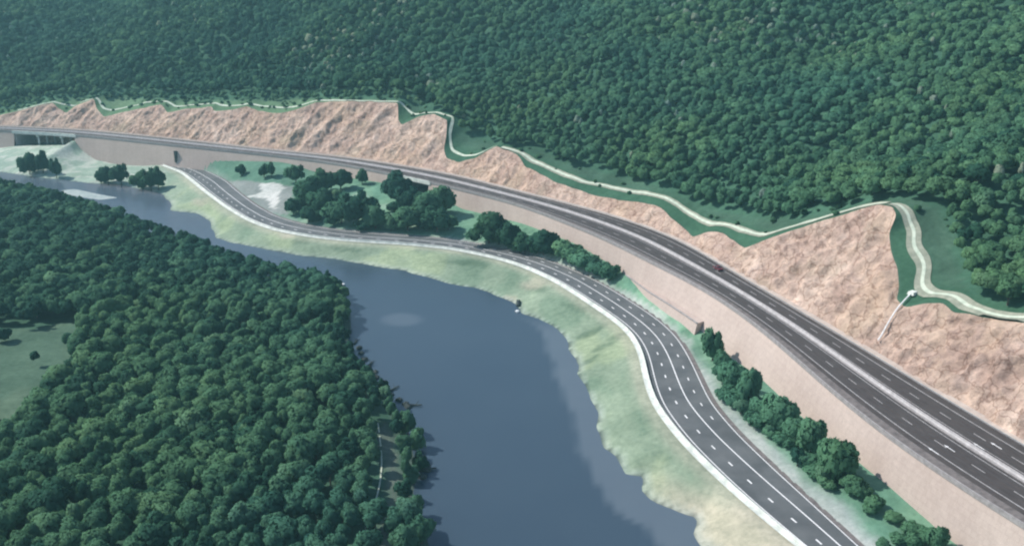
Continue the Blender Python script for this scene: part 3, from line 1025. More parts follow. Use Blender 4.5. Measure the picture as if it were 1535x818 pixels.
# ------------------------------------------------------------------ drain track above the cut
TRK_PX = [(1600, 478), (1535, 477), (1511, 477), (1473, 468), (1447, 456), (1415, 441), (1385, 437), (1377, 428), (1390, 399), (1380, 385), (1365, 367), (1374, 348), (1361, 322), (1345, 308), (1336, 306)]
TRK2_PX = [(1330, 305), (1312, 304), (1288, 311), (1265, 318), (1241, 325), (1177, 343), (1142, 353), (1107, 344), (1091, 337), (1065, 336), (1039, 323), (1018, 308), (992, 295), (960, 289), (921, 282), (869, 271), (830, 255.5), (799, 242), (783, 230), (752, 221)]
TRK3_PX = [(745, 219), (730, 225), (713, 233), (693, 233), (677, 224), (674, 201), (680, 177), (650, 169), (622, 172), (609, 162), (596, 152.5), (510, 151), (471, 152), (445, 160), (390, 159), (340, 159), (320, 155), (265, 160), (240, 152), (200, 159), (155, 163), (148, 149), (140, 148), (105, 158), (60, 157), (26, 166)]


def hill_track(px, width, mat, sig, up=.22):
    P = [hill_hit(*p) for p in px]
    P = np.array([p for p in P if p is not None])
    if len(P) < 2: return
    C = curve(P[:, :2], 1.5, sig)
    t_ = tang(C); Nn = np.stack([t_[:, 1], -t_[:, 0]], -1)
    rows = []
    wj = 1 + .25 * fbm(np.arange(len(C)) / 5.0, np.zeros(len(C)), 33, 2)
    for o_ in (-.5, -.17, .17, .5):
        R_ = []
        for k in range(len(C)):
            x, y = C[k] + Nn[k] * o_ * width * wj[k]
            z = hill_z(x, y)
            if z is None:
                z = hill_z(*C[k]) or (R_[-1][2] - .22 if R_ else ZH)
            R_.append((x, y, z + up))
        rows.append(R_)
    o_ = MB().quad_strip(rows[::-1]).build('drain_track', mat, None, True)
    tag(o_, kind='structure')


hill_track(TRK_PX, 4.6, M['track'], 3); hill_track(TRK_PX, 1.1, M['track_pale'], 3, .32)
hill_track(TRK2_PX, 3.2, M['track'], 4); hill_track(TRK2_PX, 1.3, M['track_pale'], 4, .32)
hill_track(TRK3_PX, 1.6, M['track_pale'], 1.2)

# chute that drains the bench down the rock face
pc = hill_hit(1368, 441); r0 = cut_hit(1341, 476); r1 = cut_hit(1314, 520)
if pc is not None:
    def cutp(r, lift=.9):
        k = r[0]; d = r[1]
        p = np.array([np.interp(k, idx, E1[:, i]) for i in (0, 1)]) + np.array([np.interp(k, idx, NRM[:, i]) for i in (0, 1)]) * d
        return np.array([p[0], p[1], ZH + SCUT * max(d - VERGE, 0) + lift])
    ch = empty('drain_chute', tuple(pc)); tag(ch, 'pale concrete drain chute running down the pink rock face', 'drain')
    CB = BVHTree.FromPolygons([tuple(v.co) for v in cut.data.vertices], [tuple(p.vertices) for p in cut.data.polygons])
    pts = [np.array([0, 0, .5])]
    for t_ in np.linspace(.25, 1, 26):
        q_ = cutp(cut_hit(1368 + (1314 - 1368) * t_, 441 + (521 - 441) * t_))
        h_ = CB.ray_cast(Vector((q_[0], q_[1], 500)), Vector((0, 0, -1)))[0]
        pts.append(np.array([q_[0], q_[1], (h_.z if h_ else q_[2]) + .3]) - pc)
    P_ = np.array(pts); lin = np.linspace(0, 1, len(P_))
    P_[:, :2] = P_[0, :2] + (P_[-1, :2] - P_[0, :2]) * lin[:, None]
    hz_ = np.array([((CB.ray_cast(Vector((p_[0] + pc[0] + dx, p_[1] + pc[1] + dy, 500)), Vector((0, 0, -1)))[0] or Vector((0, 0, pc[2] + p_[2]))).z - pc[2]) for p_ in P_ for dx, dy in ((0, 0), (-.6, -.3), (-1.2, -.5))]).reshape(-1, 3).max(1)
    hz_ = np.maximum(hz_, [(hill_z(p_[0] + pc[0], p_[1] + pc[1]) or -99) - pc[2] + .15 if k_ < 12 else -99 for k_, p_ in enumerate(P_)])
    hz_[0] = .5
    roll = np.array([hz_[max(0, k - 2):k + 3].max() for k in range(len(hz_))])
    P_[:, 2] = np.maximum(gauss1(roll, 2.0), hz_) + .25; P_[0, 2] = .5
    mb = MB()
    for a_, b_ in zip(P_[:-1], P_[1:]): mb.tube(a_, b_, .22, .22, 6)
    mb.build('channel', M['paint'], ch)
    MB().box((0, 0, .5), (2.6, 2.2, .9), .6, .8).build('inlet_box', M['concrete_white'], ch)

# ------------------------------------------------------------------ trees
def crown_mesh(name, seed, nl=13, quads=72, squash=.85, leaf=.19, mats=None, spread=.62):
    r = np.random.default_rng(seed)
    tall = r.uniform(.0, .32); lean = r.normal(size=2) * .12
    V, Nn, F = [], [], []
    lobes = [(np.array((0, 0, .15)), .62)]
    for k in range(nl):
        th = 2 * math.pi * (k * .618 + r.uniform(-.07, .07)); el = math.asin(np.clip((k + .5) / nl * 1.15 - .18, -.3, .98))
        rad = spread * r.uniform(.55, 1.32)
        c = np.array((math.cos(th) * math.cos(el) * rad, math.sin(th) * math.cos(el) * rad, math.sin(el) * rad * squash * (1 + tall)))
        c[:2] = c[:2] * (1 - .45 * tall * max(c[2], 0)) + lean * c[2]
        lobes.append((c, r.uniform(.22, .50)))
    for c, R_ in lobes:
        nq = int(quads * (R_ / .35) ** 2) if R_ < .6 else 40
        for _ in range(nq):
            d = r.normal(size=3); d /= np.linalg.norm(d)
            if d[2] < -.55: d[2] *= -1
            p = c + d * R_ * r.uniform(.72, 1.05) * np.array((1, 1, squash))
            # drop leaves deep inside a neighbour
            if any(np.linalg.norm((p - c2) / np.array((1, 1, squash))) < R2 * .70 for c2, R2 in lobes if c2 is not c): continue
            nn = d + r.normal(size=3) * .55; nn /= np.linalg.norm(nn)
            u = np.cross(nn, r.normal(size=3)); u /= np.linalg.norm(u); w = np.cross(nn, u)
            s = leaf * r.uniform(.55, 1.2)
            b = len(V)
            ctr = p / max(np.linalg.norm(p), 1e-3)
            sn = d * .30 + ctr * .70 + nn * .12 + np.array((0, 0, .18)); sn /= np.linalg.norm(sn)
            sh = [(-1, -.35), (-.2, -.8), (1, -.2), (.55, .65), (-.5, .7)]
            for a, e in sh:
                V.append(p + u * a * s * .7 + w * e * s * .7 + nn * r.uniform(-.1, .1) * s); Nn.append(sn)
            F.append(tuple(b + i for i in range(5)))
    # closed inner mass so that no daylight shows straight through the middle
    for c, R_ in lobes:
        b = len(V); nu, nvv = 7, 4
        RR = R_ * .80
        for i in range(nvv + 1):
            ph = math.pi * i / nvv
            for j in range(nu):
                th = 2 * math.pi * (j + .5 * (i % 2)) / nu
                d = np.array((math.sin(ph) * math.cos(th), math.sin(ph) * math.sin(th), math.cos(ph)))
                V.append(c + d * RR * r.uniform(.85, 1.1) * np.array((1, 1, squash))); Nn.append(d)
        for i in range(nvv):
            for j in range(nu):
                F.append((b + i * nu + j, b + (i + 1) * nu + j, b + (i + 1) * nu + (j + 1) % nu, b + i * nu + (j + 1) % nu))
    me = bpy.data.meshes.new(name)
    me.from_pydata([tuple(map(float, v)) for v in V], [], F)
    me.materials.append(mats)
    me.polygons.foreach_set('use_smooth', [True] * len(me.polygons)); me.update()
    me.normals_split_custom_set_from_vertices([tuple(map(float, n)) for n in Nn])
    return me


def trunk_mesh(name, seed):
    r = random.Random(seed)
    mb = MB()
    mb.tube((0, 0, -.12), (.02, .01, .35), .085, .055, 8); mb.tube((.02, .01, .35), (0, .02, .95), .055, .03, 7)
    for k in range(5):
        a = 2 * math.pi * k / 5 + r.uniform(-.4, .4); z0 = r.uniform(.3, .6)
        mb.tube((.01, .01, z0), (math.cos(a) * .45, math.sin(a) * .45, z0 + r.uniform(.3, .5)), .03, .012, 5)
    me = bpy.data.meshes.new(name); me.from_pydata(mb.V, [], mb.F); me.materials.append(M['bark']); me.update()
    return me


CROWNS = {}
for key, mt, seeds in (('mid', 'leaf_mid', (1, 2, 3, 4, 21, 22, 23)), ('dark', 'leaf_dark', (5, 6, 7, 24, 25, 26)), ('pale', 'leaf_pale', (8, 9)), ('bright', 'leaf_bright', (11, 12, 13)), ('grey', 'leaf_grey', (10,))):
    CROWNS[key] = [crown_mesh('crown', s_, nl=10 + s_ % 5, quads=105, leaf=.15, mats=M[mt], spread=.54 + .03 * (s_ % 3)) for s_ in seeds]
TRUNKS = [trunk_mesh('trunk', s_) for s_ in (1, 2, 3)]


def tree_obj(name, x, y, z, R, Hh, tone, label, cat, group, low=False):
    """Hh = total height, R = crown radius; crown centre sits so that its top reaches Hh"""
    root = empty(name, (x, y, z), RNG.uniform(0, 6.28))
    tag(root, label, cat, group)
    c = bpy.data.objects.new('crown', random.choice(CROWNS[tone])); COL.objects.link(c); c.parent = root
    ch = max(min(R * 1.05, Hh * .62), Hh * .42)           # vertical half-size
    zc_ = Hh - ch * .95
    if low: ch = Hh * .74; zc_ = Hh * .37
    c.scale = (R * RNG.uniform(.85, 1.15), R * RNG.uniform(.85, 1.15), ch); c.location = (0, 0, zc_)
    t = bpy.data.objects.new('trunk', random.choice(TRUNKS)); COL.objects.link(t); t.parent = root
    sx = max(R * .9, Hh * .35)
    t.scale = (sx, sx, max(Hh - ch * .9, 1.0))
    return root


# valley trees, each placed by the foot of its trunk
VT = [
 # px, base py, width px, height px, tone, label
 (45, 262, 24, 34, 'dark', 'dark tree leftmost on the pale far bank below the viaduct'),
 (65, 259, 24, 33, 'dark', 'dark tree second from left below the viaduct'),
 (85, 267, 20, 30, 'dark', 'dark tree third from left, standing lower on the far bank'),
 (152, 276, 20, 24, 'dark', 'small dark tree at the far shore, left of a taller pair'),
 (163, 276, 22, 29, 'dark', 'round dark tree at the far shore between a small and a narrow tree'),
 (182, 277, 24, 31, 'dark', 'narrow upright dark tree on the far shore'),
 (214, 283, 24, 28, 'dark', 'dark tree at the water edge in front of the far wall'),
 (227, 286, 26, 34, 'dark', 'broad dark tree at the river bend, middle of a cluster of three'),
 (238, 284, 24, 33, 'dark', 'dark tree right of its cluster at the river bend'),
 (363, 262, 17, 17, 'dark', 'small dark bush tree on the slope above the gravel lot'),
 (396, 266, 17, 20, 'dark', 'dark tree just above the gravel lot, left of two'),
 (407, 265, 17, 22, 'dark', 'dark tree just above the gravel lot, right of two'),
 (444, 274, 25, 27, 'dark', 'tall dark tree at right edge of the gravel lot'),
 (488, 288, 34, 32, 'dark', 'dark tree touching the far retaining wall, left in the copse'),
 (511, 284, 32, 30, 'dark', 'dark tree touching the far retaining wall, right of its twin'),
 (543, 276, 21, 22, 'dark', 'lone dark tree by the wall left of the underpass'),
 (464, 306, 44, 40, 'dark', 'large dark tree on the left of the copse'),
 (487, 318, 48, 38, 'dark', 'large dark tree in the front left of the copse'),
 (440, 322, 26, 24, 'dark', 'low dark tree at left front corner of the copse by the road'),
 (463, 333, 30, 24, 'dark', 'dark bushy tree at the roadside with pale shrubs around it'),
 (512, 334, 40, 32, 'mid', 'green tree in the middle front of the copse by the road'),
 (536, 338, 52, 52, 'dark', 'big round dark tree in the middle of the copse'),
 (563, 342, 40, 36, 'mid', 'green tree in the copse right of the big round one'),
 (599, 304, 42, 42, 'dark', 'tall dark tree standing against the underpass left side'),
 (614, 326, 52, 46, 'dark', 'big dark tree in front of the underpass opening'),
 (640, 330, 52, 44, 'mid', 'broad green tree right of the underpass in the copse'),
 (661, 322, 42, 42, 'mid', 'green tree at the right end of the copse by the wall'),
 (655, 348, 44, 38, 'dark', 'dark tree at the right front corner of the copse by the road'),
 (612, 346, 46, 36, 'mid', 'green tree at the copse front between two dark ones'),
 (586, 346, 26, 22, 'pale', 'pale bush at the copse front near the road'),
 (505, 302, 18, 16, 'pale', 'pale green shrub in a gap of the copse'),
 (733, 364, 52, 44, 'dark', 'large round dark tree, first right of the copse beside the wall'),
 (762, 372, 40, 40, 'dark', 'round dark tree, second right of the copse beside the wall'),
 (787, 378, 40, 30, 'dark', 'low dark tree beside the road below the wall'),
 (815, 381, 42, 38, 'dark', 'dark round tree rightmost in the row of round trees'),
 (834, 382, 22, 24, 'dark', 'small dark tree at the end of the row of round trees'),
 (858, 391, 38, 26, 'bright', 'bright green bush following the row of round trees'),
 (880, 402, 40, 24, 'bright', 'bright green bush on the grass below the wall'),
 (903, 412, 30, 18, 'bright', 'small bright green bush last before the bare wall'),
 (1068, 540, 34, 50, 'bright', 'tall green tree beside the stepped wall end'),
 (1082, 556, 28, 34, 'bright', 'green bush tree in front of the tall tree by the wall step'),
 (1097, 585, 38, 46, 'bright', 'green tree second after the wall step'),
 (1119, 606, 44, 58, 'bright', 'dense green tree third after the wall step'),
 (1143, 626, 34, 34, 'bright', 'low green tree between two taller ones along the wall'),
 (1166, 645, 48, 58, 'bright', 'broad green tree at the middle of the roadside row'),
 (1190, 662, 38, 40, 'bright', 'green tree right of the middle in the roadside row'),
 (1214, 682, 46, 60, 'bright', 'tall green tree left of the last big one in the roadside row'),
 (1195, 698, 26, 30, 'dark', 'dark shaded bush at the foot of the roadside row'),
 (1248, 716, 56, 72, 'bright', 'largest tree of the roadside row, before the open grass bank'),
 (1232, 722, 30, 32, 'pale', 'pale bush in front of the largest roadside tree'),
 (1110, 620, 24, 24, 'pale', 'pale bush at the roadside below the dense green tree'),
 (1153, 652, 22, 20, 'pale', 'pale shrub at the road edge in the middle of the row'),
 (1400, 822, 36, 38, 'bright', 'green tree at the right end of the grass bank by the wall'),
 (1345, 812, 26, 16, 'bright', 'low shrub on the grass bank near its right end'),
 (1322, 822, 22, 16, 'bright', 'low shrub nearest the road at the right end of the grass bank'),
 (612, 652, 30, 40, 'mid', 'green tree at the near shore above the pale path end'),
 (626, 676, 26, 40, 'bright', 'yellow green tree at the near shore bulge beside the pale path'),
 (631, 706, 24, 28, 'dark', 'small dark tree leaning over the river beside the pale path'),
 (617, 722, 24, 26, 'mid', 'green bush between the pale path and the river'),
 (606, 748, 26, 30, 'dark', 'dark bush between the pale path and the river'),
 (620, 776, 30, 38, 'bright', 'light green tree between the lower pale path and the river'),
 (600, 800, 34, 42, 'mid', 'green tree next to the lower end of the pale path'),
 (632, 814, 36, 46, 'bright', 'light green tree at the near shore close to the bottom of the picture'),
 (606, 832, 40, 50, 'mid', 'green tree at the bottom of the picture between path and river'),
]
n_ind = 0
for px, py, wp, hp, tone, lab in VT:
    p = ground_hit(px, py)
    _, _, zc = proj(np.array([[p[0], p[1], p[2]]]))
    k = float(zc[0]) / FOC
    R_, Hh = wp * k / 2 * 1.16, hp * k * 1.04
    small = Hh < 5.5
    tree_obj('shrub' if small else 'tree', p[0], p[1], p[2], R_, Hh, tone, lab, 'shrub' if small else 'tree', 'trees on the far river bank' if px < 300 else ('trees between lower road and highway wall' if not (590 < px < 640 and py > 600) else 'trees between the pale path and the river'), True)
    n_ind += 1

# low bushes and saplings on the grass bank are too many and small to count
HEDGE = [(1250, 700), (1290, 742), (1312, 762), (1336, 782), (1362, 798), (1384, 812), (1300, 770), (1370, 818), (1278, 738), (1222, 716), (1210, 700), (1170, 664), (1140, 640), (1100, 610),(1088, 572), (1106, 598), (1130, 612), (1150, 634), (1158, 654), (1176, 650), (1180, 668), (1200, 668), (1204, 690), (1222, 700), (1236, 702), (1262, 720), (1240, 730), (1128, 634), (1090, 600),
         (892, 412), (868, 398), (915, 420), (845, 388)]
for px, py in HEDGE:
    p = ground_hit(px + RNG.uniform(-3, 3), py)
    k = float(proj(np.array([p]))[2][0]) / FOC
    R_ = RNG.uniform(30, 44) * k / 2
    tree_obj('shrub', p[0], p[1], p[2], R_, R_ * RNG.uniform(1.0, 1.5), 'bright' if RNG.uniform() < .8 else 'mid', 'low leafy bush filling gaps between the trees at the foot of the highway wall', 'shrub', 'bushes filling the row below the highway wall', True)
    n_ind += 1
COPSE = [(452, 296), (478, 300), (500, 318), (524, 318), (548, 322), (575, 330), (600, 334), (628, 342), (640, 346), (668, 334), (476, 330), (500, 338), (548, 344), (590, 316), (630, 312), (450, 312), (672, 344), (748, 366), (774, 376), (800, 380)]
for px, py in COPSE:
    p = ground_hit(px, py)
    k = float(proj(np.array([p]))[2][0]) / FOC
    R_ = RNG.uniform(24, 34) * k / 2
    tree_obj('shrub', p[0], p[1], p[2], R_, R_ * RNG.uniform(1.0, 1.4), 'dark' if RNG.uniform() < .75 else 'mid', 'dense dark undergrowth bush between the trees of the copse by the lower road', 'shrub', 'undergrowth of the copse', True)
    n_ind += 1
# ---- woods: candidates on the near bank and on the hillside
cand = []          # x, y, z, R, H, tone index, where
gap = 4.5
xs = np.arange(-420, 0, gap); ys = np.arange(120, 640, gap)
Xc, Yc = np.meshgrid(xs, ys)
P = np.c_[Xc.ravel(), Yc.ravel()] + RNG.uniform(-.46, .46, (Xc.size, 2)) * gap
zc_, fl = ground_fields(P)
d_cut, _, _ = nearest(P, CUTLINE); d_rail, _, _ = nearest(P, RAIL)
clr = inpoly(P, CLEARING)
ok = fl['left'] & (fl['dl'] > 1.6) & (d_cut > 1.9) & (d_rail > 1.7)
ppx, ppy, pzc = proj(np.c_[P, zc_])
ok &= (ppx > -220) & (ppx < 900) & (ppy < 1000)
edge_c, _, _ = nearest(P, np.vstack([CLEARING, CLEARING[:1]]))
ok &= ~clr | (RNG.uniform(size=len(P)) < .02)
for i in np.where(ok)[0]:
    R_ = (2.3 + 2.8 * RNG.uniform() ** 2) * (1 if fl['dl'][i] > 6 else .75) * (1 + .35 * vnoise(P[i, 0] / 30, P[i, 1] / 30, 71))
    Hh = 6.4 + R_ * RNG.uniform(.35, .9)
    u_ = RNG.uniform()
    shore = fl['dl'][i] < 6
    tone = 'dark' if u_ < .22 + .6 * (1 - sstep(ppy[i] + .15 * ppx[i], 400, 560)) else ('pale' if u_ > (.985 if not shore else .9) else 'mid')  # shading of the upper near bank put in as more dark crowns
    if shore and 505 < ppy[i] < 612: tone = 'grey' if u_ > .9 else 'dark'
    if clr[i]: R_ *= .75; Hh *= .7; tone = 'dark'
    where = 'shore' if shore else ('clearing' if edge_c[i] < 7 else ('rail' if d_rail[i] < 8 else 'canopy'))
    cand.append((P[i, 0], P[i, 1], zc_[i] - .3, R_, Hh, tone, where, pzc[i]))
# hillside
gap = 4.5
for s_ in np.arange(2, NS - 4, gap):
    for w in np.arange(1.5, 420, gap):
        sj = s_ + RNG.uniform(-.5, .5) * gap; wj = w + RNG.uniform(-.5, .5) * gap
        k = int(np.clip(sj / .8, 0, len(S_ST) - 2))
        a = 1 - math.exp(-max(wj, 0) / 22.0)
        d = DC[k] * (1 - a) + DC_SM[k] * a + wj
        # keep the stand even although the stations fan out uphill
        rep = 2 if (d > 110 and s_ > 120) else 1
        for m_ in range(rep):
            x, y = E1s[k] + N1s[k] * d + RNG.uniform(-.5, .5, 2) * (gap if m_ else 0)
            if not (-900 < x < 620 and y < 1250): continue
            pp = proj(np.array([[x, y, ZH + SCUT * (DC_SM[k] - VERGE) + SNAT * wj]]))
            if pp[0][0] < -160 or pp[0][0] > 1690 or pp[1][0] < -190: continue
            z = hill_z(x, y)
            if z is None: continue
            hx_, hy_, hz_ = proj(np.array([[x, y, z]]))
            lim = np.interp(hx_[0], WOOD_EDGE[:, 0], WOOD_EDGE[:, 1])
            if hy_[0] > lim + 1: continue
            if hy_[0] < -75: continue
            R_ = (2.2 + 2.3 * RNG.uniform() ** 2) * (1 + .4 * vnoise(x / 35, y / 35, 72)); Hh = 6.0 + R_ * RNG.uniform(.35, .9)
            patch = vnoise(x / 45, y / 45, 5)
            u_ = RNG.uniform()
            left_part = hx_[0] < 640 + 60 * patch
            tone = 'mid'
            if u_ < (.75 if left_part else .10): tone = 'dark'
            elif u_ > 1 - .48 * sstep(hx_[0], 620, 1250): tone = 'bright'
            scar = (440 < hx_[0] < 660 and hy_[0] < 145) or (990 < hx_[0] < 1270 and hy_[0] < 90) or (hx_[0] < 40 and hy_[0] < 60)
            if scar and patch > .0 and RNG.uniform() < .30: tone = 'grey'; R_ *= .62; Hh *= .85
            if RNG.uniform() < .012: tone = 'grey'; R_ *= .5
            if lim - hy_[0] < 9 and hx_[0] < 640:
                R_ *= .6; Hh *= .6
                tone = 'pale' if RNG.uniform() < .6 else tone
            if hx_[0] > 1400 and hy_[0] > 300 and RNG.uniform() < .35: tone = 'pale' if RNG.uniform() < .25 else 'mid'
            cand.append((x, y, z - .3, R_, Hh, tone, 'hill_edge' if lim - hy_[0] < 14 else 'hill', hz_[0]))

pc_ = np.array([[c[0], c[1], c[2] + c[4] * .7] for c in cand])
cx_, cy_, cz_ = proj(pc_)
inview = (cx_ > 2) & (cx_ < 1533) & (cy_ > 2) & (cy_ < 816)
size = np.array([c[3] for c in cand]) * FOC / cz_
order = np.argsort(-np.where(inview, size, -1))
n_rest = 296 - n_ind
chosen = set(int(i) for i in order[:n_rest])
TONE = {'mid': 'mid green', 'bright': 'light green', 'dark': 'dark green', 'pale': 'pale green', 'grey': 'greyish'}
WLAB = {'shore': '{} tree leaning over the river on the forested near bank',
        'clearing': '{} tree standing at the edge of the small clearing',
        'rail': '{} tree beside the thin pale path in the near forest',
        'canopy': '{} round crowned tree inside the closed canopy of the near bank forest',
        'hill_edge': '{} tree at the lower edge of the hillside forest above the rock cut',
        'hill': '{} tree inside the hillside forest above the rock cut'}
WGRP = {'shore': 'trees along the near river shore', 'clearing': 'trees around the clearing', 'rail': 'trees beside the forest path',
        'canopy': 'trees of the near bank forest', 'hill_edge': 'trees at the hillside forest edge', 'hill': 'trees of the hillside forest'}
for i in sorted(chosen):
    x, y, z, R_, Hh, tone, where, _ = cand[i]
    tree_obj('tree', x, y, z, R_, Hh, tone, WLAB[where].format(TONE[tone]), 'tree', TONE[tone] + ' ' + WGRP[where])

# ---- all further trees: one forest object, trees set on points
keys = [(t_, j) for t_ in ('mid', 'dark', 'pale', 'bright', 'grey') for j in range(len(CROWNS[t_]))]
lib = bpy.data.collections.new('tree_shapes')
for n_, (t_, j) in enumerate(keys):
    o_ = bpy.data.objects.new('shape_%02d' % n_, CROWNS[t_][j]); lib.objects.link(o_)
rest = [c for i, c in enumerate(cand) if i not in chosen]
for _ in range(900):
    k = RNG.integers(20, len(S_ST) - 20); w = RNG.uniform(2.5, 26)
    a = 1 - math.exp(-w / 22.0)
    x, y = E1s[k] + N1s[k] * (DC[k] * (1 - a) + DC_SM[k] * a + w)
    z = hill_z(x, y)
    if z is None: continue
    u_, v_, c_ = [float(t[0]) for t in proj(np.array([[x, y, z]]))]
    lim = np.interp(u_, WOOD_EDGE[:, 0], WOOD_EDGE[:, 1])
    if not (-20 < u_ < 1550) or v_ < lim - 6: continue
    if u_ > 640 and (RNG.uniform() < .72 or v_ > lim + 26): continue
    R_ = RNG.uniform(.6, 1.7)
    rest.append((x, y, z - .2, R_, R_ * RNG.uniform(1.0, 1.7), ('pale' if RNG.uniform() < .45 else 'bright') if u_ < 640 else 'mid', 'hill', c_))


def forest(name, items):
    me = bpy.data.meshes.new(name)
    pts, var, scl, rot = [], [], [], []
    for (x, y, z, R_, Hh, tone, where, _) in items:
        ch = max(min(R_ * 1.05, Hh * .62), Hh * .42)
        pts.append((x, y, z + Hh - ch * .95)); scl.append((R_ * RNG.uniform(.8, 1.2), R_ * RNG.uniform(.8, 1.2), ch * RNG.uniform(.9, 1.15)))
        opts = [n_ for n_, (t_, j) in enumerate(keys) if t_ == tone]
        var.append(random.choice(opts)); rot.append((0, 0, RNG.uniform(0, 6.28)))
    me.from_pydata([tuple(map(float, p)) for p in pts], [], [])
    a = me.attributes.new('variant', 'INT', 'POINT'); a.data.foreach_set('value', var)
    a = me.attributes.new('size', 'FLOAT_VECTOR', 'POINT'); a.data.foreach_set('vector', np.array(scl, np.float32).ravel())
    a = me.attributes.new('turn', 'FLOAT_VECTOR', 'POINT'); a.data.foreach_set('vector', np.array(rot, np.float32).ravel())
    o_ = bpy.data.objects.new(name, me); COL.objects.link(o_)
    g = bpy.data.node_groups.new(name, 'GeometryNodeTree')
    g.interface.new_socket('Geometry', in_out='INPUT', socket_type='NodeSocketGeometry')
    g.interface.new_socket('Geometry', in_out='OUTPUT', socket_type='NodeSocketGeometry')
    N = g.nodes
    gi, go = N.new('NodeGroupInput'), N.new('NodeGroupOutput')
    m2p = N.new('GeometryNodeMeshToPoints'); iop = N.new('GeometryNodeInstanceOnPoints'); ci = N.new('GeometryNodeCollectionInfo')
    ci.inputs['Collection'].default_value = lib; ci.inputs['Separate Children'].default_value = True; ci.inputs['Reset Children'].default_value = True
    iop.inputs['Pick Instance'].default_value = True

    def attr(nm, ty):
        n_ = N.new('GeometryNodeInputNamedAttribute'); n_.data_type = ty; n_.inputs['Name'].default_value = nm
        return [s_ for s_ in n_.outputs if s_.enabled and s_.name == 'Attribute'][0]
    L = g.links
    L.new(gi.outputs[0], m2p.inputs[0]); L.new(m2p.outputs[0], iop.inputs['Points']); L.new(ci.outputs[0], iop.inputs['Instance'])
    L.new(attr('variant', 'INT'), iop.inputs['Instance Index'])
    e2r = N.new('FunctionNodeEulerToRotation')
    L.new(attr('turn', 'FLOAT_VECTOR'), e2r.inputs[0]); L.new(e2r.outputs[0], iop.inputs['Rotation'])
    L.new(attr('size', 'FLOAT_VECTOR'), iop.inputs['Scale']); L.new(iop.outputs[0], go.inputs[0])
    md = o_.modifiers.new('trees', 'NODES'); md.node_group = g
    return o_


fo = forest('forest', rest)
tag(fo, 'dense forest of green trees covering hillside and near bank', 'forest', kind='stuff')
print('TREES', n_ind, len(chosen), len(rest), 'crown faces', len(CROWNS['mid'][0].polygons))

# thin pale path in the near wood
rz = np.array([gz(*p) for p in RAIL])
rt = tang(RAIL); rn = np.stack([rt[:, 1], -rt[:, 0]], -1)
pm = MB()
for a_, b_ in ((2, 9), (10, 17), (18, 46), (47, 75)):
    b_ = min(b_, len(RAIL) - 1)
    if b_ - a_ > 1: pm.quad_strip([np.c_[RAIL + rn * .2, rz + .3][a_:b_], np.c_[RAIL - rn * .2, rz + .3][a_:b_]])
tag(pm.build('forest_path', M['track_pale']), kind='structure')


# ------------------------------------------------------------------ small things
def car(p, ang, label):
    root = empty('car', (p[0], p[1], p[2]), ang); tag(root, label, 'car')
    prof = [(-2.15, .35), (-2.2, .75), (-1.9, .92), (-1.05, .98), (-.55, 1.42), (.75, 1.45), (1.35, 1.0), (2.1, .86), (2.2, .6), (2.15, .32)]
    rows = []
    for yv, k in ((-.88, .96), (-.84, 1.0), (.84, 1.0), (.88, .96)):
        rows.append([(x, yv * (1 if z < 1.0 else .82), .3 + (z - .3) * k) for x, z in prof])
    b = MB().quad_strip(rows)
    n = len(prof)
    b.F.append(tuple(range(n))); b.F.append(tuple(range(3 * n, 4 * n))[::-1])
    b.quad_strip([[(-2.15, -.86, .3), (2.15, -.86, .3)], [(-2.15, .86, .3), (2.15, .86, .3)]])
    b.build('body', M['car_red'], root)
    MB().quad_strip([[(.82, -.62, 1.42), (.82, .62, 1.42)], [(1.33, -.7, 1.045), (1.33, .7, 1.045)]]).build('windscreen', M['glass'], root)
    MB().quad_strip([[(-.60, .62, 1.41), (-.60, -.62, 1.41)], [(-1.04, .7, 1.03), (-1.04, -.7, 1.03)]]).build('rear_window', M['glass'], root)
    for s in (-1, 1):
        MB().quad_strip([[(-.85, s * .89, 1.02), (1.15, s * .89, 1.02)], [(-.5, s * .735, 1.39), (.7, s * .735, 1.39)]]).build('side_window', M['glass'], root)
        MB().box((2.17, s * .62, .68), (.08, .35, .14)).build('headlight', M['lamp_white'], root)
        MB().box((-2.2, s * .64, .78), (.08, .3, .14)).build('tail_light', M['lamp_red'], root)
        for x in (-1.35, 1.35):
            w_ = MB().tube((x, s * .70, .33), (x, s * .91, .33), .33, .33, 16).build('wheel', M['rubber'], root)
            MB().tube((x, s * .90, .33), (x, s * .93, .33), .19, .17, 10).build('rim', M['rim'], w_)
    return root


p = at(1076, 404, ZH); _, s_, _ = nearest(p[None], MID); k = int(s_[0])
car((p[0], p[1], ZH + .01), math.atan2(T[k][1], T[k][0]), 'dark red car driving in the rock side lanes of the highway')

# rocks at the waterline of the right bank
def rock(name, p, s, mat, label, seed):
    r = np.random.default_rng(seed)
    mb = MB(); nu, nv = 10, 6
    rows = []
    for i in range(nv + 1):
        ph = math.pi * i / nv
        rw = []
        for j in range(nu + 1):
            th = 2 * math.pi * (j % nu) / nu
            k_ = .8 + .4 * (math.sin(3.1 * th + seed) * math.sin(2.3 * ph + seed) * .5 + .5)
            rw.append((math.sin(ph) * math.cos(th) * s[0] * k_, math.sin(ph) * math.sin(th) * s[1] * k_, math.cos(ph) * s[2] * k_))
        rows.append(rw)
    o_ = mb.quad_strip(rows[::-1]).build(name, mat, None, False)
    o_.location = p
    return tag(o_, label, 'rock')


p = at(777, 455, .4); rock('rock', (p[0], p[1], .5), (.9, 3.2, 1.3), M['dark_rock'], 'dark rock at the water edge of the grassy river bank', 3)
p = at(776, 466.5, .2); rock('rock', (p[0], p[1], .2), (.9, .7, .6), M['white_rock'], 'small white rock in the water beside the dark rock', 5)

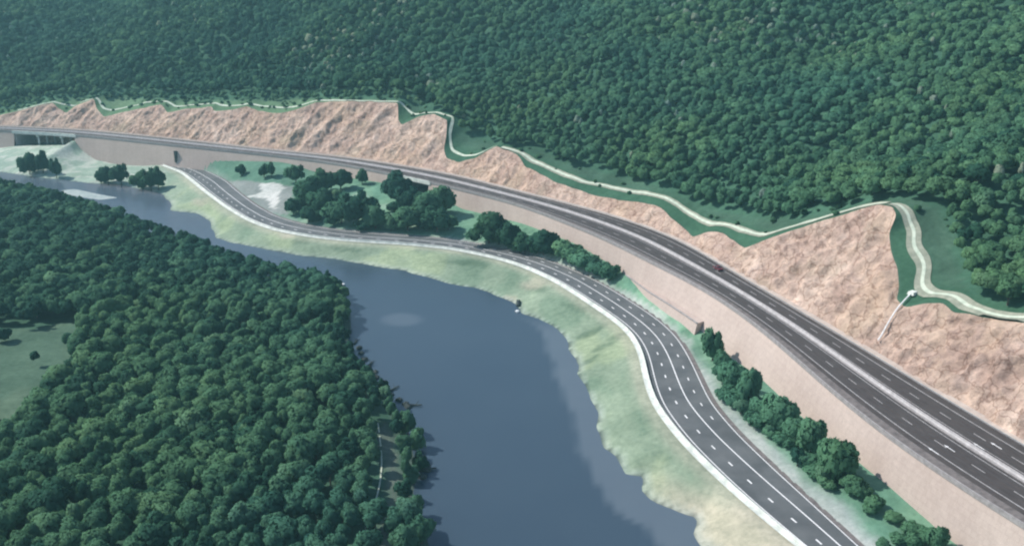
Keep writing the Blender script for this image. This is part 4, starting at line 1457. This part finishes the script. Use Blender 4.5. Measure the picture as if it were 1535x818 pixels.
rr = np.random.default_rng(4)
for px, py in ((536, 522), (541, 530), (548, 540), (553, 552), (560, 558), (566, 566), (573, 574), (580, 584), (588, 592), (596, 600), (606, 606), (614, 610), (636, 690), (641, 704), (634, 716)):
    p = at(px + rr.uniform(-3, 3), py, 0)
    sc_ = rr.uniform(.7, 1.5)
    rock('rock', (p[0], p[1], .15), (sc_, sc_ * rr.uniform(.7, 1.1), sc_ * .7), M['dark_rock'], 'dark boulder in the broken rocky edge of the forested shore', int(rr.integers(1, 90)))['group'] = 'dark boulders along the forested shore'
# pale jetty at the tip of the near wood
p = at(506, 426, .6)
jt = empty('jetty', (p[0], p[1], 0), .05); tag(jt, 'small pale jetty reaching into the river from the forested bank', 'jetty')
mb = MB()
for k in range(12): mb.box((-2.6 + k * .47, 0, .72), (.42, 1.7, .1))
mb.build('planks', M['deckwood'], jt)
for x in (-2.4, 0, 2.4):
    for y in (-.7, .7): MB().tube((x, y, -2), (x, y, .95), .11, .10, 8).build('pile', M['bark'], jt, True)

# logs stranded on the near shore
for n_, (px, py, ang, ln_) in enumerate(((556, 545, 1.2, 4), (590, 583, .9, 5), (620, 607, -.1, 5), (534, 512, 1.4, 4), (640, 703, .12, 5))):
    p = at(px, py, .3)
    mb = MB()
    mb.tube((-ln_ / 2, 0, .25), (ln_ / 2, .3, .45), .42, .16, 9)
    mb.tube((ln_ * .1, .1, .4), (ln_ * .3, 1.4, 1.3), .14, .05, 6); mb.tube((ln_ * .2, .1, .4), (ln_ * .42, -1.0, .9), .12, .05, 6)
    o_ = mb.build('driftwood_log', M['dark_rock']); o_.location = (p[0], p[1], 0); o_.rotation_euler = (0, 0, ang)
    tag(o_, ['dark branched log at the middle of the near shore', 'dark log below the first bulge of the near shore', 'long dark log at the outermost bulge of the near shore',
             'short dark log furthest up the near shore', 'dark log reaching into the river, nearest the camera'][n_], 'log', 'logs stranded on the near shore')

# ------------------------------------------------------------------ air, light, camera
HZ = True
if HZ:
    hz = MB().box((-130, 560, 160), (1900, 1400, 346)).build('haze', None)
    m = bpy.data.materials.new('haze_air'); m.use_nodes = True; nt = m.node_tree; nt.nodes.clear()
    out = nt.nodes.new('ShaderNodeOutputMaterial'); pv = nt.nodes.new('ShaderNodeVolumePrincipled')
    pv.inputs['Color'].default_value = (.40, .85, .92, 1); pv.inputs['Density'].default_value = .00017
    pv.inputs['Anisotropy'].default_value = .1
    nt.links.new(pv.outputs[0], out.inputs['Volume'])
    hz.data.materials.clear(); hz.data.materials.append(m); hz.data.polygons.foreach_set('material_index', [0] * 6)
    tag(hz, 'thin blue green haze filling the valley air', 'haze', kind='stuff')

sx, sy, el = -.93, .22, math.radians(47)
az = math.atan2(sx, sy)
sun = bpy.data.lights.new('sun', 'SUN'); sun.energy = 4.2; sun.angle = math.radians(.55); sun.color = (1.0, .95, .87)
so = bpy.data.objects.new('sun', sun); COL.objects.link(so)
dirv = Vector((math.sin(az) * math.cos(el), math.cos(az) * math.cos(el), math.sin(el)))
so.rotation_euler = dirv.to_track_quat('Z', 'Y').to_euler()
w = bpy.data.worlds.new('World'); SC.world = w; w.use_nodes = True
nt = w.node_tree; nt.nodes.clear()
out = nt.nodes.new('ShaderNodeOutputWorld'); bg = nt.nodes.new('ShaderNodeBackground'); sk = nt.nodes.new('ShaderNodeTexSky')
sk.sky_type = 'NISHITA'; sk.sun_disc = False; sk.sun_elevation = el; sk.sun_rotation = az; sk.air_density = 1.0; sk.dust_density = 1.0
bg.inputs[1].default_value = .13
nt.links.new(sk.outputs[0], bg.inputs[0]); nt.links.new(bg.outputs[0], out.inputs[0])

cam = bpy.data.cameras.new('camera'); co = bpy.data.objects.new('camera', cam); COL.objects.link(co)
cam.sensor_fit = 'HORIZONTAL'; cam.sensor_width = 36; cam.lens = 36 * FOC / 1535.0
cam.clip_start = 1; cam.clip_end = 5000
co.location = (0, 0, CAMZ); co.rotation_euler = (math.pi / 2 - PITCH, 0, 0)
SC.camera = co
vs = SC.view_settings
vs.view_transform = 'Standard'; vs.look = 'None'; vs.gamma = 1; vs.exposure = .45
try: vs.use_curve_mapping = False
except Exception: pass
SC.cycles.filter_width = 2.2
SC.cycles.volume_bounces = 0
SC.cycles.max_bounces = 6; SC.cycles.diffuse_bounces = 3
